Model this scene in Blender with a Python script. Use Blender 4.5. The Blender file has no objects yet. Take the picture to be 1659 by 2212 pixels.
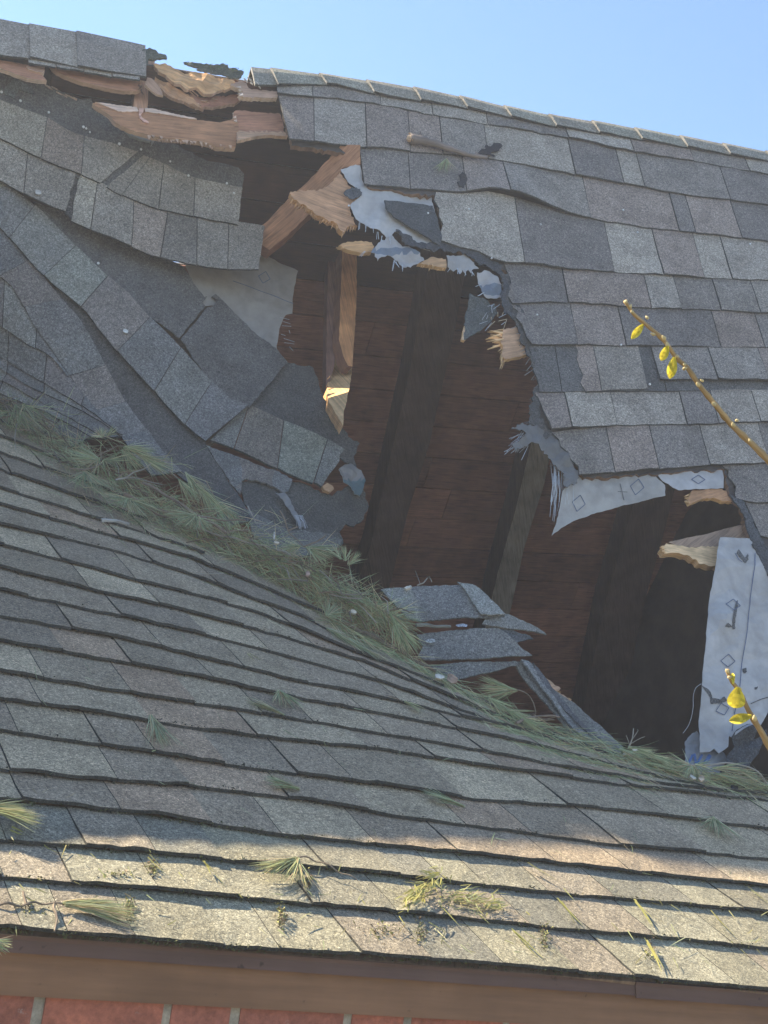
import bpy, bmesh, math, random
import numpy as np
from mathutils import Vector, Matrix, geometry, noise

R_ = math.radians
SC = bpy.context.scene
COL = SC.collection
rnd = random.Random(7)

# ------------------------------------------------------------------ camera
# The camera stands at the world origin.  A = world axes written in camera axes.
F_PX, CX, CY = 2987.0, 829.5, 1106.0          # focal length and centre, in units of a 1659 wide picture
def unit(v): v = np.array(v, float); return v / np.linalg.norm(v)
_x = unit([.864, -.213, -.455]); _g = np.array([.13, 1, -.22]); _z = unit(_g - _x * (_g @ _x)); _y = np.cross(_z, _x)
A = np.array([_x, _y, _z])
cam = bpy.data.cameras.new("camera"); cam_o = bpy.data.objects.new("camera", cam); COL.objects.link(cam_o)
cam.sensor_fit = 'HORIZONTAL'; cam.sensor_width = 36; cam.lens = 36 * F_PX / 1659
cam.clip_start = .05; cam.clip_end = 3000
cam_o.matrix_world = Matrix(A.tolist()).to_4x4()
SC.camera = cam_o

# ------------------------------------------------------------------ sky, sun, exposure
SUN_AZ, SUN_EL = R_(-47), R_(43)                # azimuth from +Y towards +X
SUN = np.array([math.sin(SUN_AZ) * math.cos(SUN_EL), math.cos(SUN_AZ) * math.cos(SUN_EL), math.sin(SUN_EL)])
w = bpy.data.worlds.new("World"); SC.world = w; w.use_nodes = True
nt = w.node_tree; bg = nt.nodes["Background"]
sky = nt.nodes.new("ShaderNodeTexSky"); sky.sky_type = 'NISHITA'; sky.sun_disc = False
sky.sun_elevation = SUN_EL; sky.sun_rotation = SUN_AZ
sky.air_density = 1.0; sky.dust_density = 0.05; sky.ozone_density = 1.6; sky.altitude = 1200
nt.links.new(sky.outputs[0], bg.inputs[0]); bg.inputs[1].default_value = 0.105
sl = bpy.data.lights.new("sun", 'SUN'); sl.energy = 5.0; sl.angle = R_(.53); sl.color = (1, .86, .64)
so = bpy.data.objects.new("sun", sl); COL.objects.link(so)
so.rotation_euler = Vector(SUN).to_track_quat('Z', 'Y').to_euler(); so.location = Vector(SUN) * 60
SC.view_settings.view_transform = 'Standard'; SC.view_settings.look = 'None'
SC.view_settings.gamma = 1; SC.view_settings.use_curve_mapping = False
SC.view_settings.exposure = 1.75
SC.cycles.max_bounces = 8; SC.cycles.diffuse_bounces = 5

# ------------------------------------------------------------------ surfaces: a picture direction meets a real surface
def ray(px, py): return A @ np.array([(px - CX) / F_PX, -(py - CY) / F_PX, -1.0])
class Plane:
    def __init__(s, p, n): s.p = np.array(p, float); s.n = unit(n); s.k = s.p @ s.n
    def at(s, x, y, off=0.0):
        r = ray(x, y); return r * (s.k / (r @ s.n)) + s.n * off
    def normal(s, x, y): return s.n
    def moved(s, d): return Plane(s.p + s.n * d, s.n)
class Bent:
    """A bent sheet: smooth distance through control points (x, y, distance)."""
    def __init__(s, pts, lam=0.0):
        P = np.array(pts, float); s.c = P[:, :2] / 1000; n = len(P)
        K = s.phi(np.linalg.norm(s.c[:, None] - s.c[None], axis=2)) + np.eye(n) * lam
        Q = np.c_[np.ones(n), s.c]; M = np.block([[K, Q], [Q.T, np.zeros((3, 3))]])
        s.w = np.linalg.solve(M, np.r_[P[:, 2], 0, 0, 0])
    @staticmethod
    def phi(r): return np.where(r > 1e-9, r * r * np.log(np.maximum(r, 1e-9)), 0)
    def depth(s, x, y):
        q = np.array([x, y]) / 1000; return float(s.phi(np.linalg.norm(s.c - q, axis=1)) @ s.w[:-3] + s.w[-3:] @ np.r_[1, q])
    def base(s, x, y): return ray(x, y) * s.depth(x, y)
    def normal(s, x, y):
        p = s.base(x, y); n = np.cross(s.base(x + 3, y) - p, s.base(x, y - 3) - p); n = unit(n)
        return n if n @ p < 0 else -n
    def at(s, x, y, off=0.0):
        p = s.base(x, y); return p + s.normal(x, y) * off if off else p
class Waved:
    """another surface with folds and wrinkles along its normal"""
    def __init__(s, surf, fn): s.s = surf; s.fn = fn
    def normal(s, x, y): return s.s.normal(x, y)
    def at(s, x, y, off=0.0): return s.s.at(x, y, off + s.fn(x, y))
def ns(x, y, sc, seed=0.0): return noise.noise(Vector((x / sc, y / sc, seed)))

P_WALL = ray(300, 2150) * 2.285
EAVE = Plane(P_WALL, (0, -1, 0)).at(830, 2076)
PITCH = R_(30)
LOW = Plane(EAVE, (0, -math.sin(PITCH), math.cos(PITCH)))                  # lower roof slope
_d3 = A @ unit([.92, .0, -.38]); _d4 = A @ unit([0, .82, -.57])
nM = unit(np.cross(_d3, _d4)); P_M = ray(1400, 800) * 5.1
MAIN = Plane(P_M, nM if nM @ P_M < 0 else -nM)                               # steep main slope
RIDGE_A, RIDGE_B = MAIN.at(0, 60), MAIN.at(1659, 340)
RD = unit(RIDGE_B - RIDGE_A)
_down = unit(np.cross(RD, np.array([0, 0, 1.]))); _down = _down if _down[1] > 0 else -_down
_b4 = unit(_down * math.cos(R_(58)) - np.array([0, 0, 1.]) * math.sin(R_(58)))
nB = unit(np.cross(RD, _b4)); nB = nB if nB @ RIDGE_A < 0 else -nB
BACK = Plane(RIDGE_A - np.array([0, 0, .05]), nB)                            # underside of the far slope

HINGE = [(-260, 660), (-80, 830), (0, 890), (100, 962), (200, 1024), (300, 1090), (400, 1152), (480, 1195), (553, 1240), (640, 1287), (731, 1347),
         (815, 1397), (881, 1430), (935, 1460), (1000, 1500), (1106, 1555), (1200, 1590), (1339, 1633), (1420, 1670), (1520, 1695), (1659, 1716), (1900, 1742)]
HX, HY = np.array([p[0] for p in HINGE], float), np.array([p[1] for p in HINGE], float)
def hinge(x): return float(np.interp(x, HX, HY))
def hdepth(x): q = LOW.at(x, hinge(x)); return float(-(A.T @ q)[2])
class Valley:
    """the trough where needles gather: rises steeply along the upper edge of the lower slope"""
    def depth(s, x, y):
        h = hinge(x)
        if y >= h: q = LOW.at(x, y); return float(-(A.T @ q)[2])
        return hdepth(x) + (h - y) * .0007
    def at(s, x, y, off=0.0):
        r = ray(x, y); return r * s.depth(x, y) + s.normal(x, y) * off
    def normal(s, x, y): return unit(LOW.n * .5 - unit(ray(x, y)) * .5)
VAL = Valley()

L1S = Bent([(-250, 60, 4.72), (0, 150, 5.0), (300, 300, 5.12), (520, 400, 5.28), (-250, 330, 4.7), (0, 391, 4.93), (300, 550, 5.02), (560, 590, 5.16), (200, 215, 5.1), (440, 470, 5.2)], .0003)
L2S = Bent([(-250, 300, 4.78), (0, 494, 4.93), (72, 440, 5.0), (280, 530, 5.10), (317, 686, 4.99), (480, 650, 5.2), (620, 790, 5.16), (533, 880, 4.96), (443, 957, 4.83), (0, 600, 4.90),
            (105, 744, 4.87), (207, 894, 4.80), (262, 947, 4.74), (-250, 560, 4.80), (500, 1045, 4.72), (545, 1120, 4.56), (395, 1020, 4.70), (0, 770, 4.89), (0, 852, 4.87), (137, 872, 4.82), (-250, 660, 4.9), (330, 1060, 4.62)], .0003)
L3S = Bent([(447, 960, 4.84), (520, 875, 5.0), (640, 790, 5.2), (776, 957, 5.12), (690, 1055, 4.9), (800, 1090, 5.0), (740, 1170, 4.74), (600, 1130, 4.60), (520, 1070, 4.68), (650, 900, 5.06), (560, 1190, 4.42)], .0004)

# ------------------------------------------------------------------ mesh collecting
class MB:
    def __init__(s): s.v = []; s.uv = []; s.f = []; s.c = []; s.m = []
    def vert(s, p, uv=(0, 0)): s.v.append(tuple(p)); s.uv.append(uv); return len(s.v) - 1
    def face(s, ids, col=(.5, .5, .5), m=0): s.f.append(tuple(ids)); s.c.append(col); s.m.append(m)
    def box(s, o, ax, ay, az, col, uvs=1):
        o, ax, ay, az = (np.array(q, float) for q in (o, ax, ay, az))
        P = [o + ax * i + ay * j + az * k for k in (0, 1) for j in (0, 1) for i in (0, 1)]
        for q in ((0, 2, 3, 1), (4, 5, 7, 6), (0, 1, 5, 4), (2, 6, 7, 3), (0, 4, 6, 2), (1, 3, 7, 5)):
            ids = []
            for i in q:
                u = np.linalg.norm(ax) * (i & 1); v = np.linalg.norm(ay) * ((i >> 1) & 1) + np.linalg.norm(az) * ((i >> 2) & 1)
                ids.append(s.vert(P[i], (u, v)))
            s.face(ids, col)
    def tube(s, pts, rad, col, n=6, wob=0.0):
        pts = [np.array(p, float) for p in pts]; rings = []; L = 0; ref = np.array([.31, .2, .93])
        for i, p in enumerate(pts):
            t = unit(pts[min(i + 1, len(pts) - 1)] - pts[max(i - 1, 0)])
            a = np.cross(t, ref); a = unit(a) if np.linalg.norm(a) > 1e-3 else unit(np.cross(t, [1, 0, 0])); b = np.cross(t, a)
            if i: L += np.linalg.norm(p - pts[i - 1])
            r = rad[i] if hasattr(rad, '__len__') else rad
            rings.append([s.vert(p + (a * math.cos(k * 2 * math.pi / n) + b * math.sin(k * 2 * math.pi / n)) * r * (1 + wob * rnd.uniform(-1, 1)), (L, r * 6.28 * k / n)) for k in range(n)])
        for i in range(len(rings) - 1):
            for k in range(n): s.face((rings[i][k], rings[i][(k + 1) % n], rings[i + 1][(k + 1) % n], rings[i + 1][k]), col)
        s.face(rings[0][::-1], col); s.face(rings[-1], col)
    def mesh(s, name, mats, base):
        me = bpy.data.meshes.new(name)
        b = np.array(base); me.from_pydata([tuple(np.array(p) - b) for p in s.v], [], s.f)
        at = me.color_attributes.new("tint", 'FLOAT_COLOR', 'CORNER'); uvl = me.uv_layers.new(name="UVMap")
        ca = []; ua = []
        for f, c in zip(s.f, s.c):
            for i in f: ca += [c[0], c[1], c[2], 1]; ua += list(s.uv[i])
        at.data.foreach_set("color", ca); uvl.data.foreach_set("uv", ua)
        for m in mats: me.materials.append(m)
        if len(mats) > 1: me.polygons.foreach_set("material_index", s.m)
        me.update(); return me

def base_of(o):
    b = np.zeros(3)
    while o is not None: b += np.array(o.location); o = o.parent
    return b
def thing(name, label, cat, loc, group=None):
    o = bpy.data.objects.new(name, None); COL.objects.link(o); o.location = tuple(loc); o.empty_display_size = .05
    o['label'] = label; o['category'] = cat
    if group: o['group'] = group
    return o
def part(name, mb, mat, parent, label=None, kind=None, smooth=False):
    if name in ('splinter', 'frayed_fibre', 'moss'): kind = 'stuff'
    mats = mat if isinstance(mat, (list, tuple)) else [mat]
    me = mb.mesh(name, mats, base_of(parent)); o = bpy.data.objects.new(name, me); COL.objects.link(o); o.parent = parent
    if label: o['label'] = label
    if kind: o['kind'] = kind
    if smooth: me.polygons.foreach_set("use_smooth", [True] * len(me.polygons))
    return o
def solo(name, mb, mat, label=None, cat=None, kind=None, group=None, smooth=False):
    mats = mat if isinstance(mat, (list, tuple)) else [mat]
    b = np.array(mb.v).mean(axis=0); me = mb.mesh(name, mats, b)
    o = bpy.data.objects.new(name, me); COL.objects.link(o); o.location = tuple(b)
    if label: o['label'] = label
    if cat: o['category'] = cat
    if kind: o['kind'] = kind
    if group: o['group'] = group
    if smooth: me.polygons.foreach_set("use_smooth", [True] * len(me.polygons))
    return o

# ------------------------------------------------------------------ materials (all take the colour of the thing from "tint")
def material(name, build):
    m = bpy.data.materials.new(name); m.use_nodes = True; t = m.node_tree; b = t.nodes["Principled BSDF"]
    def N(kind, **kw):
        n = t.nodes.new(kind)
        for k, v in kw.items():
            if k.startswith('i_'): n.inputs[k[2:].replace('_', ' ')].default_value = v
            else: setattr(n, k, v)
        return n
    def L(a, c): t.links.new(a, c)
    tint = N("ShaderNodeAttribute", attribute_name="tint").outputs["Color"]
    co = N("ShaderNodeTexCoord")
    build(N, L, b, tint, co); return m
def ramp(N, L, src, stops):
    r = N("ShaderNodeValToRGB"); e = r.color_ramp.elements
    while len(e) > 2: e.remove(e[-1])
    for i, (p, v) in enumerate(stops):
        x = e[i] if i < 2 else e.new(p)
        x.position = p; x.color = (v, v, v, 1) if not hasattr(v, '__len__') else (*v, 1)
    L(src, r.inputs[0]); return r.outputs[0]
def mul(N, L, a, b_):
    m = N("ShaderNodeMix", data_type='RGBA', blend_type='MULTIPLY'); m.inputs[0].default_value = 1
    L(a, m.inputs[6]); L(b_, m.inputs[7]); return m.outputs[2]
def bump(N, L, b, h, strength, dist):
    n = N("ShaderNodeBump", i_Strength=strength, i_Distance=dist); L(h, n.inputs["Height"]); L(n.outputs[0], b.inputs["Normal"])
def noise_of(N, L, vec, scale, detail=2, rough=.6, dist=0.0):
    n = N("ShaderNodeTexNoise", i_Scale=scale, i_Detail=detail, i_Roughness=rough, i_Distortion=dist); L(vec, n.inputs["Vector"]); return n.outputs["Fac"]
def m_shingle(N, L, b, tint, co):
    o = co.outputs["Object"]
    g = noise_of(N, L, o, 150, 4, .8, .9); s = noise_of(N, L, o, 420, 1, .5); bl = noise_of(N, L, o, 9, 5, .7)
    c = mul(N, L, tint, ramp(N, L, g, [(.34, .40), (.5, .94), (.64, 1.75)]))
    c = mul(N, L, c, ramp(N, L, s, [(.3, .75), (.62, 1.05), (.74, 1.9)]))
    c = mul(N, L, c, ramp(N, L, bl, [(.28, .70), (.5, 1.0), (.72, 1.22)]))
    L(c, b.inputs["Base Color"]); b.inputs["Roughness"].default_value = .85; b.inputs["Specular IOR Level"].default_value = .35
    bump(N, L, b, g, .8, .005)
SHINGLE = material("asphalt shingle", m_shingle)
def m_wood(N, L, b, tint, co):
    mp = N("ShaderNodeMapping"); mp.inputs["Scale"].default_value = (4, 60, 1); L(co.outputs["UV"], mp.inputs[0])
    g = noise_of(N, L, mp.outputs[0], 2.2, 5, .65, .8)
    o = noise_of(N, L, co.outputs["Object"], 9, 3, .6)
    c = mul(N, L, tint, ramp(N, L, g, [(.28, .5), (.5, .95), (.72, 1.3)]))
    c = mul(N, L, c, ramp(N, L, o, [(.3, .7), (.65, 1.15)]))
    L(c, b.inputs["Base Color"]); b.inputs["Roughness"].default_value = .8; b.inputs["Specular IOR Level"].default_value = .2
    bump(N, L, b, g, .5, .004)
WOOD = material("raw wood", m_wood)
def m_felt(N, L, b, tint, co):
    g = noise_of(N, L, co.outputs["Object"], 26, 4, .6); s = noise_of(N, L, co.outputs["Object"], 6, 3, .6, 1.0)
    c = mul(N, L, tint, ramp(N, L, s, [(.3, .74), (.6, 1.06)])); c = mul(N, L, c, ramp(N, L, g, [(.3, .86), (.7, 1.06)]))
    L(c, b.inputs["Base Color"]); b.inputs["Roughness"].default_value = .6; bump(N, L, b, g, .25, .004)
FELT = material("underlayment", m_felt)
def m_plain(N, L, b, tint, co):
    g = noise_of(N, L, co.outputs["Object"], 60, 3, .6); L(mul(N, L, tint, ramp(N, L, g, [(.3, .7), (.7, 1.25)])), b.inputs["Base Color"]); b.inputs["Roughness"].default_value = .75
PLAIN = material("plain matte", m_plain)
def m_leaf(N, L, b, tint, co):
    L(tint, b.inputs["Base Color"]); b.inputs["Roughness"].default_value = .8; b.inputs["Specular IOR Level"].default_value = .2
    t = b.id_data; tr = N("ShaderNodeBsdfTranslucent"); mx = N("ShaderNodeMixShader"); mx.inputs[0].default_value = .35
    L(tint, tr.inputs[0]); L(b.outputs[0], mx.inputs[1]); L(tr.outputs[0], mx.inputs[2]); L(mx.outputs[0], t.nodes["Material Output"].inputs[0])
NEEDLE = material("pine needle", m_leaf)
def m_paint(N, L, b, tint, co):
    mp = N("ShaderNodeMapping"); mp.inputs["Scale"].default_value = (1.2, 18, 18); L(co.outputs["Object"], mp.inputs[0])
    g = noise_of(N, L, mp.outputs[0], 2.5, 5, .6); s = noise_of(N, L, co.outputs["Object"], 3.5, 4, .6)
    f = noise_of(N, L, co.outputs["Object"], 45, 2, .5)
    c = mul(N, L, tint, ramp(N, L, g, [(.3, .82), (.7, 1.14)])); c = mul(N, L, c, ramp(N, L, s, [(.3, .8), (.7, 1.12)])); c = mul(N, L, c, ramp(N, L, f, [(.22, .5), (.3, 1), (.8, 1.04)]))
    L(c, b.inputs["Base Color"]); b.inputs["Roughness"].default_value = .75; b.inputs["Specular IOR Level"].default_value = .15; bump(N, L, b, g, .2, .004)
PAINT = material("brown paint", m_paint)
def m_brick(N, L, b, tint, co):
    o = co.outputs["Object"]; g = noise_of(N, L, o, 90, 4, .7); s = noise_of(N, L, o, 12, 4, .65, .5)
    c = mul(N, L, tint, ramp(N, L, g, [(.3, .7), (.7, 1.25)])); c = mul(N, L, c, ramp(N, L, s, [(.3, .65), (.7, 1.25)]))
    w_ = ramp(N, L, noise_of(N, L, o, 16, 5, .7, 1.0), [(.6, 0.0), (.72, 1.0)])
    mx = N("ShaderNodeMix", data_type='RGBA'); L(w_, mx.inputs[0]); L(c, mx.inputs[6]); mx.inputs[7].default_value = (.36, .30, .25, 1)
    L(mx.outputs[2], b.inputs["Base Color"]); b.inputs["Roughness"].default_value = .85; bump(N, L, b, g, .6, .004)
BRICK = material("red brick", m_brick)

PAL_M = [(.225, .222, .205), (.178, .176, .166), (.132, .131, .130), (.205, .180, .165), (.272, .268, .243), (.155, .153, .148), (.190, .172, .162), (.120, .120, .122)]
PAL_F = [(.245, .238, .198), (.196, .190, .162), (.160, .156, .140), (.245, .208, .170), (.290, .282, .232), (.180, .172, .150), (.216, .205, .176)]
PAL_E = [(.275, .250, .170), (.235, .214, .152), (.285, .240, .172), (.305, .280, .195), (.215, .200, .150)]
PAL_L = [(.205, .202, .190), (.168, .165, .155), (.205, .182, .168), (.248, .246, .222), (.150, .149, .144)]
PAL_F = [(r * 1.62, g_ * 1.40, b_ * 1.10) for r, g_, b_ in PAL_F]
PAL_M = [(r * 1.30, g_ * 1.19, b_ * 1.10) for r, g_, b_ in PAL_M]; PAL_L = [(r * 1.32, g_ * 1.20, b_ * 1.06) for r, g_, b_ in PAL_L]
def closer(P, k):
    m_ = np.mean(P, axis=0); return [tuple(m_ + (np.array(c) - m_) * k) for c in P]
PAL_M = [(r * 1.03, g_, b_ * .96) for r, g_, b_ in closer(PAL_M, .72)]; PAL_F = [(r * 1.02, g_ * .97, b_ * .96) for r, g_, b_ in closer(PAL_F, .78)]; PAL_L = closer(PAL_L, .8)
MAT_DARK = (.110, .105, .098)

# ------------------------------------------------------------------ shape builders
def poly_y(line, x):
    for k in range(len(line) - 1):
        if x <= line[k + 1][0] or k == len(line) - 2:
            (x0, y0), (x1, y1) = line[k], line[k + 1]; return y0 + (y1 - y0) * (x - x0) / (x1 - x0)
def smooth(line, step=14):
    """a rounded polyline through the given points"""
    P = [np.array(p, float) for p in line]; P = [P[0] * 2 - P[1]] + P + [P[-1] * 2 - P[-2]]; out = []
    for i in range(1, len(P) - 2):
        n = max(1, int(np.linalg.norm(P[i + 1] - P[i]) / step))
        for k in range(n):
            t = k / n; a, b, c, d = P[i - 1:i + 3]
            out.append(.5 * ((2 * b) + (c - a) * t + (2 * a - 5 * b + 4 * c - d) * t * t + (3 * b - a - 3 * c + d) * t ** 3))
    out.append(P[-2]); return out
def arc(line):
    P = np.array(line, float); d = np.r_[0, np.cumsum(np.linalg.norm(np.diff(P, axis=0), axis=1))]; return P, d
def along(P, d, s):
    return np.array([np.interp(s, d, P[:, 0]), np.interp(s, d, P[:, 1])])

def course(mb, cols, surf, hb, ht, pal, cuts, start_jag=0, end_jag=0, rows=4, lift=None, edge=(.055, .055, .052), dark_top=.0, tooth=.004, thick=.007):
    """one row of shingle tabs. cols: list of (bottom point, top point) in picture units; cuts: column indices where a new tab starts."""
    cuts = sorted(set([0] + list(cuts) + [len(cols) - 1])); prev = None
    for a, b in zip(cuts[:-1], cuts[1:]):
        k = rnd.randrange(len(pal))
        if k == prev and len(pal) > 1: k = (k + 1 + rnd.randrange(len(pal) - 1)) % len(pal)
        prev = k; col = np.array(pal[k]) * rnd.uniform(.9, 1.1); up = tooth if rnd.random() < .55 else 0
        dk = rnd.random() < .6
        grid = []; low = []
        for i in range(a, b + 1):
            p, q = np.array(cols[i][0], float), np.array(cols[i][1], float); g = []
            dx = 0
            if i == a: dx = .9
            if i == b: dx = -.9
            for r in range(rows + 1):
                t = r / rows; m = p + (q - p) * t; m = m + np.array([dx, 0])
                jj = start_jag if (i == 0) else (end_jag if i == len(cols) - 1 else 0)
                if jj: m = m + np.array([rnd.uniform(-1, 1) * jj, 0])
                if r == 0: m = m + np.array([0, rnd.uniform(-1.3, 1.3)])
                h = hb * (1 - t) + ht * t + up * (1 - t * .7)
                if lift: h += lift(m[0], m[1]) * (1 - t)
                g.append(mb.vert(surf.at(m[0], m[1], h)))
                if r == 0: low.append(mb.vert(surf.at(m[0], m[1] + .6, h - thick)))
            grid.append(g)
        for i in range(len(grid) - 1):
            for r in range(rows):
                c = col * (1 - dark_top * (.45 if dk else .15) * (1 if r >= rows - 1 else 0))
                mb.face((grid[i][r], grid[i + 1][r], grid[i + 1][r + 1], grid[i][r + 1]), tuple(c))
            mb.face((low[i], low[i + 1], grid[i + 1][0], grid[i][0]), edge)
        for gi in (0, len(grid) - 1):                                       # tab sides
            g = grid[gi]; o = [mb.vert(np.array(mb.v[j]) - surf.normal(*cols[a if gi == 0 else b][0]) * thick) for j in g]
            for r in range(rows): mb.face((g[r], g[r + 1], o[r + 1], o[r]), edge)

def columns_vp(bot, top, x0, x1, vp, clip=None, step=24, over=5, wid=(85, 165), fixed=None):
    """columns of a row whose joints run towards a vanishing point"""
    xs = [x0]; cuts = []
    bounds = [x0]
    if fixed: bounds += [f for f in fixed if x0 < f < x1]
    else:
        x = x0 + rnd.uniform(.3, 1) * wid[1]
        while x < x1 - wid[0] * .4: bounds.append(x); x += rnd.uniform(*wid)
    bounds.append(x1); cols = []
    for a, b in zip(bounds[:-1], bounds[1:]):
        n = max(2, int((b - a) / step)); cuts.append(len(cols))
        for k in range(n):
            cols.append(a + (b - a) * k / n)
    cols.append(x1); out = []; keep = []
    for x in cols:
        yb = poly_y(bot, x); xt = x
        lean = (x - vp[0]) / (yb - vp[1])
        for _ in range(12):
            yt = top(xt) - over; xt = x - (yb - yt) * lean
        out.append(((x, yb), (xt, yt))); keep.append(yb - yt > 3)
    return out, cuts, keep

def columns_arc(bot, top, n_tabs, step=22, over=4, fr=None):
    P, d = arc(smooth(bot)); Q, e = arc(smooth(top)); n = max(4, int(d[-1] / step)); out = []
    if fr is None:
        fr = [(k + rnd.uniform(-.22, .22)) / n_tabs for k in range(1, n_tabs)]
    ss = sorted(set([k / n for k in range(n + 1)] + fr)); cuts = [ss.index(f) for f in fr]
    for s in ss:
        p = along(P, d, s * d[-1]); q = along(Q, e, s * e[-1]); v = q - p; L = np.linalg.norm(v)
        out.append((p, q + v / max(L, 1) * over))
    return out, cuts

def sheet(mb, poly, surf, off=0.0, th=.004, col=(.5, .5, .5), grid=22, jag=1.2, seg=9, grain=0.0, edge=None, colf=None, back=True, m=0, scale=None):
    """a thin solid cut to an outline and laid on a surface"""
    pts = []; P = [np.array(p, float) for p in poly]
    for i, p in enumerate(P):
        q = P[(i + 1) % len(P)]; L = np.linalg.norm(q - p); n = max(1, int(L / seg)); t = (q - p) / max(L, 1e-6); nn = np.array([-t[1], t[0]])
        for k in range(n):
            pts.append(p + (q - p) * k / n + (nn * rnd.uniform(-jag, jag) if k else 0))
    nb = len(pts); B = np.array(pts)
    def inside(x, y):
        c = False; j = nb - 1
        for i in range(nb):
            if (B[i, 1] > y) != (B[j, 1] > y) and x < (B[j, 0] - B[i, 0]) * (y - B[i, 1]) / (B[j, 1] - B[i, 1]) + B[i, 0]: c = not c
            j = i
        return c
    x0, y0 = B.min(axis=0); x1, y1 = B.max(axis=0); extra = []
    y = y0 + grid * .5
    while y < y1:
        x = x0 + grid * .5
        while x < x1:
            jx, jy = x + rnd.uniform(-.2, .2) * grid, y + rnd.uniform(-.2, .2) * grid
            if inside(jx, jy) and np.min(np.linalg.norm(B - (jx, jy), axis=1)) > grid * .35: extra.append((jx, jy))
            x += grid
        y += grid
    vs, es, fs, *_ = geometry.delaunay_2d_cdt([Vector(p) for p in list(map(tuple, pts)) + extra], [(i, (i + 1) % nb) for i in range(nb)], [], 1, 1e-4)
    ca, sa = math.cos(grain), math.sin(grain); front = []; rear = []
    for v in vs:
        p = surf.at(v.x, v.y, off); dpt = np.linalg.norm(p) / F_PX
        uv = ((v.x * ca + v.y * sa) * dpt, (-v.x * sa + v.y * ca) * dpt)
        front.append(mb.vert(p, uv)); rear.append(mb.vert(p - surf.normal(v.x, v.y) * th, uv))
    cnt = {}
    for f in fs:
        c = col
        if colf:
            cx = sum(vs[i].x for i in f) / len(f); cy = sum(vs[i].y for i in f) / len(f); c = colf(cx, cy)
        # picture y runs down: turn the winding so the front looks at the camera
        mb.face([front[i] for i in reversed(f)], c, m)
        if back: mb.face([rear[i] for i in f], edge or c, m)
        for a, b in zip(f, f[1:] + f[:1]) if isinstance(f, list) else zip(f, tuple(f[1:]) + tuple(f[:1])):
            cnt.setdefault((min(a, b), max(a, b)), []).append((a, b))
    for k, l in cnt.items():
        if len(l) == 1:
            a, b = l[0]; mb.face((front[a], front[b], rear[b], rear[a]), edge or col, m)

def prism(mb, poly, surf, off, vec, col, jag=.8, grain=0.0, side=None, seg=10, grid=30):
    """a solid with an outline on a surface, run out along a vector"""
    tmp = MB(); sheet(tmp, poly, surf, off, 1e-6, col, grid, jag, seg, grain, back=False)
    n0 = len(mb.v); vec = np.array(vec, float); N_ = len(tmp.v)
    for i in range(N_): mb.vert(tmp.v[i], tmp.uv[i])
    for i in range(N_): mb.vert(np.array(tmp.v[i]) + vec, (tmp.uv[i][0], tmp.uv[i][1] + .07))
    for f, c in zip(tmp.f, tmp.c):
        if len(f) == 3: mb.face([n0 + i for i in f], col); mb.face([n0 + N_ + i for i in reversed(f)], side or col)
        else: mb.face((n0 + f[0], n0 + f[1], n0 + N_ + f[1], n0 + N_ + f[0]), side or col)

def stroke(mb, pts, width, surf, off, col, m=0):
    """a flat line drawn on a surface"""
    P = [np.array(p, float) for p in pts]; ids = []
    for i, p in enumerate(P):
        t = unit(P[min(i + 1, len(P) - 1)] - P[max(i - 1, 0)]); n = np.array([-t[1], t[0]]) * width / 2
        a, b = p + n, p - n; ids.append((mb.vert(surf.at(*a, off)), mb.vert(surf.at(*b, off))))
    for (a, b), (c, d) in zip(ids[:-1], ids[1:]): mb.face((a, b, d, c), col, m)
def line_pts(a, b, n=8): a, b = np.array(a, float), np.array(b, float); return [a + (b - a) * k / n for k in range(n + 1)]

def blade(mb, p, d, L, wid, sag, col, nrm):
    """one needle: a narrow folded ribbon"""
    d = unit(d); s = np.cross(d, nrm); s = unit(s) if np.linalg.norm(s) > 1e-4 else np.array([1., 0, 0]); ids = []
    for k in range(4):
        t = k / 3; q = p + d * L * t + sag * t * t * L; ww = wid * (1, .95, .75, .12)[k] / 2
        ids.append((mb.vert(q - s * ww), mb.vert(q + s * ww)))
    for (a, b), (c, e) in zip(ids[:-1], ids[1:]): mb.face((a, b, e, c), col)
NEEDLE_COLS = [(.115, .150, .075), (.150, .175, .095), (.085, .120, .062), (.190, .195, .115), (.135, .165, .105), (.105, .140, .085), (.16, .13, .08), (.17, .15, .085)]
def needle_col(warm=0.0):
    c = np.array(NEEDLE_COLS[rnd.randrange(len(NEEDLE_COLS) - (0 if rnd.random() < .5 else 1))]) * rnd.uniform(.6, 1.65) * (2.65, 2.4, 2.45)
    return tuple(c * (1 - warm) + np.array((.32, .30, .09)) * warm)
def sprig(mb, a, b, surf, n=45, spread=.35, off=.008, rise=.25, warm=0.0, wid=.0016, lens=(.75, 1.1), root=.18):
    """a bunch of needles from picture point a towards b, lying on a surface"""
    A0 = surf.at(*a, off); B0 = surf.at(*b, off); d = B0 - A0; L = np.linalg.norm(d); d = d / L; nr = surf.normal(*a)
    side = unit(np.cross(nr, d))
    for _ in range(n):
        th = rnd.gauss(0, spread); e = abs(rnd.gauss(0, rise * .5))
        v = d * math.cos(th) + side * math.sin(th) + nr * e
        p = A0 + d * rnd.uniform(0, root) * L + nr * rnd.uniform(0, .006) + side * rnd.uniform(-1, 1) * .003
        blade(mb, p, v, L * rnd.uniform(*lens), wid * rnd.uniform(.7, 1.3), -nr * e * .6 + side * rnd.gauss(0, .1), needle_col(warm), unit(nr + side * rnd.gauss(0, .5)))

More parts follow.
